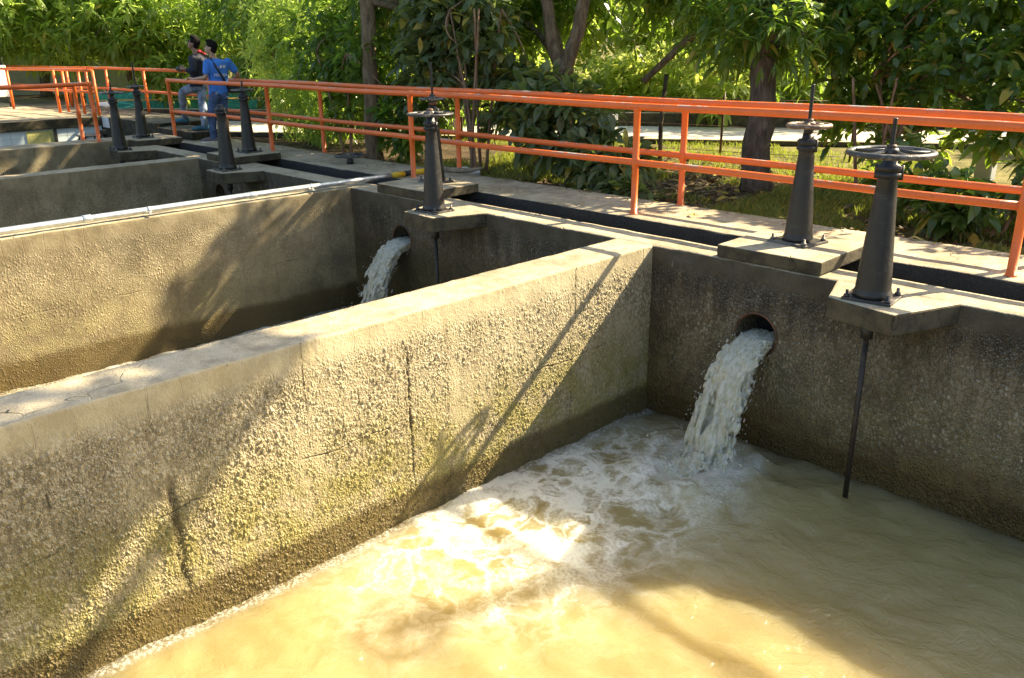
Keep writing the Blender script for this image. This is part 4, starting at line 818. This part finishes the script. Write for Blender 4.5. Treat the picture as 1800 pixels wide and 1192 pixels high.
# things lying on the walkway
pts=[(-5.12,1.50,.055),(-4.95,1.56,.06),(-4.7,1.66,.05),(-4.48,1.74,.06),(-4.3,1.84,.10)]
o=MB().tube(pts,[.035,.045,.04,.033,.018],10).build('driftwood_stick',M['wood']); tag(o,'crooked grey stick lying on the walkway by the far post','stick')
r_=np.random.default_rng(8); bm=bmesh.new(); bmesh.ops.create_icosphere(bm,subdivisions=4,radius=1)
P=np.array([v.co[:] for v in bm.verts]); f=1+.5*(fbm(P,2.2,4)-.5); P=P*f[:,None]*np.array([.24,.12,.075]); 
for v,p in zip(bm.verts,P): v.co=p
o=bm_obj('white_bag',bm,M['plast'],None,True); o.location=(-4.85,1.86,.02); o.rotation_euler=(0,0,.4); tag(o,'crumpled white bag lying behind the crooked stick','bag')
o.location=(-4.80,1.93,-.02)

# ------------------------------------------------------------------ people
M['skinA']=mat_plain('light_brown_skin',(.42,.25,.16),.5,.08,10,bump=.0005); M['skinB']=mat_plain('brown_skin',(.26,.135,.08),.5,.08,10,bump=.0005)
M['blue']=mat_plain('blue_tshirt_cloth',(.05,.20,.62),.85,.2,9); M['navy']=mat_plain('navy_jacket_cloth',(.012,.016,.035),.8,.3,9); M['red']=mat_plain('red_cloth',(.50,.03,.06),.8); M['gshirt']=mat_plain('green_shirt_cloth',(.02,.30,.16),.85); M['wht']=mat_plain('white_cloth',(.75,.75,.76),.85,.05)
M['jeans']=mat_plain('blue_denim',(.055,.095,.20),.9,.45,7); M['jeans2']=mat_plain('faded_denim',(.20,.25,.34),.9,.45,7); M['hair']=mat_plain('black_hair',(.010,.008,.007),.85,.3,30,bump=.003,spec=.15); M['shoe']=mat_plain('grey_canvas_shoe',(.13,.11,.11),.8); M['sole']=mat_plain('white_rubber',(.62,.58,.52),.7); M['tealcloth']=mat_plain('teal_shoe',(.04,.16,.22),.8); M['leather']=mat_plain('black_nylon',(.012,.012,.013),.5); M['cambody']=mat_plain('black_plastic',(.015,.015,.016),.35); M['lens']=mat_plain('dark_glass',(.01,.01,.012),.08)
def V3(p): return np.array(p,float)
def ell(mb,c,ax,ay,az,nu=20,nv=14):
    c=V3(c); vs=[];fs=[]
    for i in range(nv+1):
        ph=math.pi*i/nv
        for j in range(nu):
            th=2*math.pi*j/nu; vs.append(c+V3(ax)*math.sin(ph)*math.cos(th)+V3(ay)*math.sin(ph)*math.sin(th)+V3(az)*math.cos(ph))
    for i in range(nv):
        for j in range(nu): fs.append((i*nu+j,(i+1)*nu+j,(i+1)*nu+(j+1)%nu,i*nu+(j+1)%nu))
    mb.add(vs,fs,0,True)
def limb(mb,pts,rs,n=14):
    """tapered limb with rounded joints"""
    P=[V3(p) for p in pts]; out=[];ro=[]
    for i in range(len(P)-1):
        for t in np.linspace(0,1,7)[:-1]: out.append(P[i]*(1-t)+P[i+1]*t); ro.append(rs[i]*(1-t)+rs[i+1]*t)
    out.append(P[-1]); ro.append(rs[-1]); out=np.array(out)
    out[1:-1]=.25*out[:-2]+.5*out[1:-1]+.25*out[2:]
    mb.tube(out,ro,n)
    for p,r in ((P[0],rs[0]),(P[-1],rs[-1])): ell(mb,p,(r,0,0),(0,r,0),(0,0,r),12,8)
def loft(mb,rings,n=24):
    vs=[];fs=[]
    for c,rv,fv,rx,ry in rings:
        for j in range(n):
            th=2*math.pi*j/n; e=lambda v:math.copysign(abs(v)**.85,v)
            vs.append(V3(c)+V3(rv)*rx*e(math.cos(th))+V3(fv)*ry*e(math.sin(th)))
    m=len(rings)
    for i in range(m-1):
        for j in range(n): fs.append((i*n+j,i*n+(j+1)%n,(i+1)*n+(j+1)%n,(i+1)*n+j))
    fs+=[tuple(range(n))[::-1],tuple((m-1)*n+j for j in range(n))]; mb.add(vs,fs,0,True)
def fuse(o,vox=.008,it=3):
    r=o.modifiers.new('Remesh','REMESH'); r.mode='VOXEL'; r.voxel_size=vox; r.use_smooth_shade=True
    s=o.modifiers.new('Smooth','SMOOTH'); s.iterations=it; s.factor=.5; return o
def hand(mb,wr,hd,fdir,down,side,curl):
    """palm and five bent fingers; fdir along the fingers, side across the knuckles towards the thumb"""
    wr,hd,f,dn,s=map(V3,(wr,hd,fdir,down,side)); f/=np.linalg.norm(f); s/=np.linalg.norm(s); dn/=np.linalg.norm(dn)
    limb(mb,[wr,wr*.5+hd*.5,hd],[.027,.032,.030],10); ell(mb,hd,f*.048,s*.042,dn*.017,14,10)
    for k,(o_,l) in enumerate(((.030,.066),(.010,.074),(-.010,.070),(-.029,.055))):
        p0=hd+f*.036+s*o_; p1=p0+(f*math.cos(curl*.4)+dn*math.sin(curl*.4))*l*.5; p2=p1+(f*math.cos(curl*1.0)+dn*math.sin(curl*1.0))*l*.35; p3=p2+(f*math.cos(curl*1.6)+dn*math.sin(curl*1.6))*l*.28
        mb.tube([p0-f*.02,p0,p1,p2,p3],[.009,.0095,.009,.008,.006],8)
    p0=hd-f*.015+s*.036; p1=p0+(s*.6+f*.6+dn*.3)*.036; p2=p1+(f*.9+dn*.4)*.030; mb.tube([hd-f*.02+s*.02,p0,p1,p2],[.014,.012,.011,.008],8)
def head(mb,c,top,chin,face,neck,rneck=.052):
    c,top,chin,f,nk=map(V3,(c,top,chin,face,neck)); up=(top-chin); up/=np.linalg.norm(up); f=f-up*np.dot(f,up); f/=np.linalg.norm(f); s=np.cross(f,up)
    ell(mb,c+up*.035-f*.012,f*.098,s*.076,up*.098); ell(mb,c-up*.03+f*.022,f*.072,s*.064,up*.095); ell(mb,c-up*.095+f*.040,f*.045,s*.045,up*.03)
    mb.tube([c-up*.0+f*.09,c-up*.035+f*.112,c-up*.05+f*.092],[.009,.015,.012],8)                       # nose
    for sg in(-1,1): ell(mb,c-up*.012-f*.012+s*sg*.076,f*.022,s*.009,up*.034,12,8); ell(mb,c+up*.028+f*.078+s*sg*.032,f*.012,s*.022,up*.008,10,6)   # ears, brows
    ell(mb,c-up*.072+f*.088,f*.010,s*.024,up*.008,10,6)                                               # lips
    limb(mb,[nk-up*.04,c-up*.06-f*.015],[rneck*1.1,rneck],14)
    return c,up,f,s
def eyes(par,c,up,f,s,org):
    for sg in(-1,1):
        m=MB(); ell(m,c+up*.012+f*.086+s*sg*.031-org,f*.007,s*.013,up*.006,10,6); m.build('eye',M['lens'],par)
def person(label,J,face,bodyface,skin,org,shirt,pants,sleeve,shoe_m,sole_m,hem):
    t=empty('person',org); org=V3(org); tag(t,label,'person'); Q={k:V3(v)-org for k,v in J.items()}; O=V3((0,0,0))
    rv=Q['shR']-Q['shL']; rv[2]*=.3; rv/=np.linalg.norm(rv); fv=V3(bodyface); fv=fv-rv*np.dot(fv,rv); fv/=np.linalg.norm(fv)
    b=MB(); c,up,f,s=head(b,Q['headc'],Q['headtop'],Q['chin'],face,Q['neck'])
    loft(b,[(Q['pelvis'],rv,fv,.13,.09),(Q['belly'],rv,fv,.13,.09),(Q['chest'],rv,fv,.14,.09),(Q['neck'],rv,fv,.06,.055)])
    for sd in 'LR':
        limb(b,[Q['sh'+sd],Q['el'+sd],Q['wr'+sd]],[.050,.040,.027]); limb(b,[Q['hip'+sd],Q['kn'+sd],Q['an'+sd]],[.07,.05,.036])
        hand(b,Q['wr'+sd],Q['hd'+sd],*J_hand[label][sd])
    fuse(b.build('body',skin,t),.0075,2)
    eyes(t,c,up,f,s,O)
    # shirt or jacket
    m=MB(); W=1.0
    loft(m,[(Q['pelvis']+V3((0,0,hem)),rv,fv,.180,.125),(Q['pelvis']*.6+Q['belly']*.4,rv,fv,.178,.125),(Q['belly'],rv,fv,.176,.122),(Q['belly']*.4+Q['chest']*.6,rv,fv,.190,.126),(Q['chest'],rv,fv,.195,.122),((Q['shL']+Q['shR'])/2+V3((0,0,.015)),rv,fv,.185,.10),(Q['neck']-V3((0,0,.02)),rv,fv,.09,.075)])
    for sd in 'LR':
        e=Q['sh'+sd]*(1-sleeve)+Q['el'+sd]*sleeve if sleeve<=1 else None
        if e is not None: limb(m,[Q['sh'+sd],Q['sh'+sd]*.45+e*.55,e],[.078,.074,.072])
        else: limb(m,[Q['sh'+sd],Q['el'+sd],Q['el'+sd]*.12+Q['wr'+sd]*.88],[.078,.064,.048])
    fuse(m.build('shirt' if sleeve<=1 else 'jacket',shirt,t),.010,4)
    p=MB(); loft(p,[(Q['pelvis']-V3((0,0,.08)),rv,fv,.15,.115),(Q['pelvis'],rv,fv,.172,.125),(Q['pelvis']+V3((0,0,.06)),rv,fv,.165,.115)])
    for sd in 'LR':
        limb(p,[Q['hip'+sd],Q['kn'+sd],Q['an'+sd]-(Q['an'+sd]-Q['kn'+sd])*.02],[.100,.078,.066]); ell(p,Q['hip'+sd]-fv*.04,rv*.09,fv*.09,(0,0,.1))
    fuse(p.build('jeans',pants,t),.010,4)
    for sd in 'LR':
        a,to=Q['an'+sd],Q['to'+sd]; d=to-a; d[2]=0; d/=np.linalg.norm(d); sx=V3((-d[1],d[0],0)); z0=to[2]-.018
        heel=a-d*.05; heel[2]=z0; tip=heel+d*.27; slope=(to[2]-.018-z0)
        q=MB(); limb(q,[heel+V3((0,0,.055)),heel+d*.12+V3((0,0,.055)),heel+d*.20+V3((0,0,.045)),tip+V3((0,0,.038))],[.045,.047,.044,.03]); limb(q,[heel+d*.03+V3((0,0,.05)),a+V3((0,0,.02))],[.05,.048])
        sh_=fuse(q.build('shoe',shoe_m,t),.008,2)
        q=MB(); q.prism([tuple((heel+d*u_+sx*v_)[:2]) for u_,v_ in ((-.045,-.03),(.05,-.042),(.2,-.046),(.28,-.028),(.30,0),(.28,.028),(.2,.046),(.05,.042),(-.045,.03))],z0,z0+.022); q.build('sole',sole_m,sh_)
    # hair: a cap over the skull
    h=MB(); ell(h,c+up*.048-f*.022,f*.104,s*.083,up*.098); ell(h,c+up*.0-f*.055,f*.06,s*.074,up*.09); ell(h,c+up*.115+f*.02,f*.085,s*.066,up*.038)
    for k in range(26):
        a=k*2.4; h.tube([c+up*.06-f*.02+(f*math.cos(a)*.09+s*math.sin(a)*.075),c+up*.04-f*.02+(f*math.cos(a)*.098+s*math.sin(a)*.083)],[.016,.010],6)
    fuse(h.build('hair',M['hair'],t),.008,1)
    return t,Q,rv,fv,c,up,f,s
LA='person in blue printed T-shirt and jeans leaning on the near railing with a shoulder bag'; LB='person in dark jacket over green shirt stepping up, looking down at a camera'
J_hand={LA:dict(L=((-.5,-.2,-.35),(-.1,.35,-1),(.3,-.9,.1),1.2),R=((-.15,.3,-.8),(.2,.8,-.3),(-.8,-.3,.1),1.1)),
        LB:dict(L=((-.55,-.5,.25),(-.5,.5,-.4),(.1,.2,1.),1.2),R=((-.35,-.65,.25),(-.5,-.3,-.5),(-.2,.3,1.),1.2))}
A=dict(headtop=(-11.068,1.332,1.845),headc=(-11.075,1.318,1.708),chin=(-11.095,1.29,1.58),neck=(-11.06,1.345,1.545),chest=(-11.02,1.387,1.40),belly=(-11.03,1.372,1.153),pelvis=(-11.035,1.341,.901),shL=(-11.045,1.205,1.445),elL=(-10.99,1.12,1.20),wrL=(-11.30,1.02,1.165),hdL=(-11.40,.985,1.178),shR=(-10.99,1.575,1.455),elR=(-10.96,1.74,1.24),wrR=(-10.985,1.715,1.215),hdR=(-11.03,1.715,1.18),
 hipL=(-11.03,1.257,.875),knL=(-11.11,1.19,.48),anL=(-11.13,1.19,.115),toL=(-11.25,1.03,.040),hipR=(-11.017,1.418,.867),knR=(-11.06,1.395,.475),anR=(-11.07,1.36,.11),toR=(-11.16,1.22,.040))
A['wrR']=(-11.0,1.735,1.20); A['hdR']=(-11.05,1.72,1.185)
tA,Q,rv,fv,c,up,f,s=person(LA,A,(-.72,-.70,-.02),(-1.,.05,0),M['skinA'],(-11.1,1.30,.02),M['blue'],M['jeans'],.62,M['shoe'],M['sole'],-.02)
# print on the back of the shirt
bk=-fv; zt=V3((0,0,1.))
def back_pt(u,z,off):  # u along the shoulders
    i=np.interp(z,[Q['pelvis'][2],Q['chest'][2]],[0,1]); ce=Q['pelvis']*(1-i)+Q['chest']*i; y=.128*math.sqrt(max(.05,1-(abs(u)/.20)**2)); return V3((ce[0],ce[1],z))+rv*u+bk*(y+off)
def print_text(txt,z,size,name='shirt_print'):
    cu=bpy.data.curves.new(name,'FONT'); cu.body=txt; cu.size=size; cu.align_x='CENTER'; cu.align_y='CENTER'; cu.extrude=.001; cu.materials.append(M['wht'])
    tmp=bpy.data.objects.new('print_source',cu); COL.objects.link(tmp); bpy.context.view_layer.update(); me=bpy.data.meshes.new_from_object(tmp.evaluated_get(bpy.context.evaluated_depsgraph_get())); bpy.data.objects.remove(tmp); me.materials.clear(); me.materials.append(M['wht'])
    o=link(bpy.data.objects.new(name,me),tA); X=rv; Z=bk; Y=np.cross(Z,X); p=back_pt(.01,z,.012)
    o.matrix_local=Matrix(((X[0],Y[0],Z[0],p[0]),(X[1],Y[1],Z[1],p[1]),(X[2],Y[2],Z[2],p[2]),(0,0,0,1)))
print_text('PRENSA',1.215,.072)
q=MB()
for z,u0,u1,hh in ((1.375,-.02,.10,.016),(1.352,-.06,-.03,.012),(1.352,-.01,.115,.014),(1.085,-.075,.09,.008),(1.065,.0,.09,.010)):
    n=8
    for i in range(n):
        if (i+int(z*1000))%4==3: continue
        ua=u0+(u1-u0)*i/n; ub=u0+(u1-u0)*(i+.8)/n; q.add([back_pt(ua,z-hh,.008),back_pt(ub,z-hh,.008),back_pt(ub,z+hh,.008),back_pt(ua,z+hh,.008)],[(0,1,2,3)])
q.build('shirt_print',M['wht'],tA)
q=MB(); pts=[Q['shL']+V3((0,0,.075))+rv*.06+fv*.06,Q['shL']+V3((0,0,.085))+rv*.07,back_pt(-.085,1.38,.012),back_pt(-.02,1.27,.018),back_pt(.05,1.16,.02),back_pt(.11,1.06,.02),back_pt(.15,.98,.02),Q['pelvis']+rv*.20+bk*.05+V3((0,0,.1))]
org=V3((-11.1,1.30,.02)); bc=Q['pelvis']+rv*.30+bk*.03+V3((0,0,.10))
t=empty('shoulder_bag',tuple(bc+org)); tag(t,'black camera bag hanging at the hip of the blue shirt man','bag')
X,Y=rv,fv; m=MB(); m.obox((0,0,0),tuple(X*.13),tuple(Y*.075),(0,0,.095)); m.build('body',M['leather'],t,bevel=.025,seg=3)
m=MB(); m.obox((0,0,.062),tuple(X*.134),tuple(Y*.079),(0,0,.042)); m.build('flap',M['cambody'],t,bevel=.02,seg=3)
MB().tube([p-bc for p in pts],.019,8).build('strap',M['leather'],t)
B=dict(headtop=(-12.317,1.606,1.925),headc=(-12.34,1.585,1.790),chin=(-12.385,1.535,1.665),neck=(-12.30,1.613,1.615),chest=(-12.295,1.623,1.469),belly=(-12.314,1.585,1.224),pelvis=(-12.341,1.565,.999),shL=(-12.22,1.465,1.505),elL=(-12.08,1.39,1.275),wrL=(-12.16,1.30,1.31),hdL=(-12.235,1.265,1.335),shR=(-12.37,1.80,1.52),elR=(-12.33,1.67,1.26),wrR=(-12.345,1.42,1.285),hdR=(-12.375,1.345,1.315),
 hipL=(-12.355,1.50,.979),knL=(-12.66,1.36,.88),anL=(-12.98,1.50,.36),toL=(-13.10,1.38,.27),hipR=(-12.346,1.633,.974),knR=(-12.14,1.52,.60),anR=(-11.90,1.40,.275),toR=(-11.98,1.29,.195))
B['anL']=(-13.52,1.30,.36) if 0 else (-12.99,1.50,.36)
tB,Q,rv,fv,c,up,f,s=person(LB,B,(-.70,-.68,-.55),(-.75,-.65,0),M['skinB'],(-12.35,1.5,.17),M['navy'],M['jeans2'],2,M['tealcloth'],M['leather'],-.01)
m=MB(); loft(m,[(Q['belly']-V3((0,0,.1))+fv*.03,rv,fv,.075,.108),(Q['belly']+fv*.035,rv,fv,.075,.108),(Q['chest']+fv*.035,rv,fv,.085,.108),(Q['neck']+fv*.02-V3((0,0,.02)),rv,fv,.062,.07)]); m.build('shirt_front',M['gshirt'],tB)
m=MB(); loft(m,[(Q['belly']+V3((0,0,.05))+fv*.037,rv,fv,.077,.109),(Q['chest']-V3((0,0,.05))+fv*.037,rv,fv,.086,.109)]); m.build('shirt_stripe',M['wht'],tB)
m=MB(); limb(m,[Q['neck']+rv*.06-fv*.02+V3((0,0,.015)),Q['shR']*.6+Q['neck']*.4+V3((0,0,.045)),Q['shR']+V3((0,0,.05))],[.035,.045,.04]); limb(m,[Q['neck']+rv*.055-fv*.05+V3((0,0,.03)),Q['neck']-rv*.02-fv*.07+V3((0,0,.03))],[.03,.03]); fuse(m.build('collar',M['red'],tB),.008,2)
m=MB()
for sg in(-1,1): ell(m,c+up*.012+f*.092+s*sg*.033,f*.008,s*.028,up*.018,12,8); m.tube([c+up*.016+f*.088+s*sg*.058,c+up*.012-f*.01+s*sg*.081],.004,6)
m.tube([c+up*.016+f*.098-s*.01,c+up*.016+f*.098+s*.01],.004,6); m.build('sunglasses',M['lens'],tB)
org=V3((-12.35,1.5,.17)); cc=(Q['hdL']+Q['hdR'])/2+fv*.05
t=empty('camera_body',tuple(cc+org)); tag(t,'black camera held by the jacketed man','camera'); t.name='photo_camera'
m=MB(); m.obox((0,0,0),tuple(rv*.062),tuple(fv*.035),(0,0,.045)); m.obox((0,0,.055),tuple(rv*.022),tuple(fv*.028),(0,0,.016)); m.build('body',M['cambody'],t,bevel=.008)
m=MB(); m.tube([fv*.03,fv*.05,fv*.11,fv*.115],[.034,.036,.038,.034],20); m.build('lens',M['cambody'],t); m=MB(); m.tube([fv*.114,fv*.117],.029,20); m.build('lens_glass',M['lens'],t)
m=MB(); m.tube([rv*.06,rv*.09-V3((0,0,.1))+fv*.02,rv*.05-V3((0,0,.26)),-rv*.02-V3((0,0,.30)),-rv*.06-V3((0,0,.2)),-rv*.062],.006,6); m.build('strap',M['leather'],t)

# ------------------------------------------------------------------ light, world, camera
w=bpy.data.worlds.new('World'); sc.world=w; w.use_nodes=True; nt=w.node_tree
sky=nt.nodes.new('ShaderNodeTexSky'); sky.sky_type='NISHITA'; sky.sun_disc=False
el=math.atan2(SUN[2],math.hypot(SUN[0],SUN[1])); az=math.atan2(SUN[0],SUN[1])
sky.sun_elevation=el; sky.sun_rotation=az; sky.air_density=1.2; sky.dust_density=2.5; sky.ozone_density=.8
bg=nt.nodes['Background']; nt.links.new(sky.outputs[0],bg.inputs[0]); bg.inputs[1].default_value=.078
L=bpy.data.lights.new('sun','SUN'); L.energy=5.; L.angle=R(.55); L.color=(1.,.84,.56)
so=link(bpy.data.objects.new('sun',L)); so.rotation_euler=Vector(tuple(SUN)).to_track_quat('Z','Y').to_euler()
cam=bpy.data.cameras.new('camera'); cam.sensor_width=36; cam.lens=1490.13/1800*36; cam.clip_end=600; cam.clip_start=.05
co=link(bpy.data.objects.new('camera',cam))
r_=Vector((.69779249,.71618469,-.01285038)); u_=Vector((-.23023705,.24124014,.94275877)); b_=Vector((.67828942,-.65489136,.33322781))
co.matrix_world=Matrix(((r_.x,u_.x,b_.x,4.5524),(r_.y,u_.y,b_.y,-6.1901),(r_.z,u_.z,b_.z,1.787),(0,0,0,1)))
sc.camera=co
vs=sc.view_settings; vs.view_transform='Standard'; vs.look='None'; vs.gamma=1; vs.exposure=1.9; vs.use_curve_mapping=False
sc.cycles.use_denoising=True
try: sc.cycles.denoiser='OPENIMAGEDENOISE'
except Exception: pass
sc.cycles.max_bounces=8; sc.cycles.transparent_max_bounces=8; sc.cycles.caustics_reflective=False; sc.cycles.caustics_refractive=False
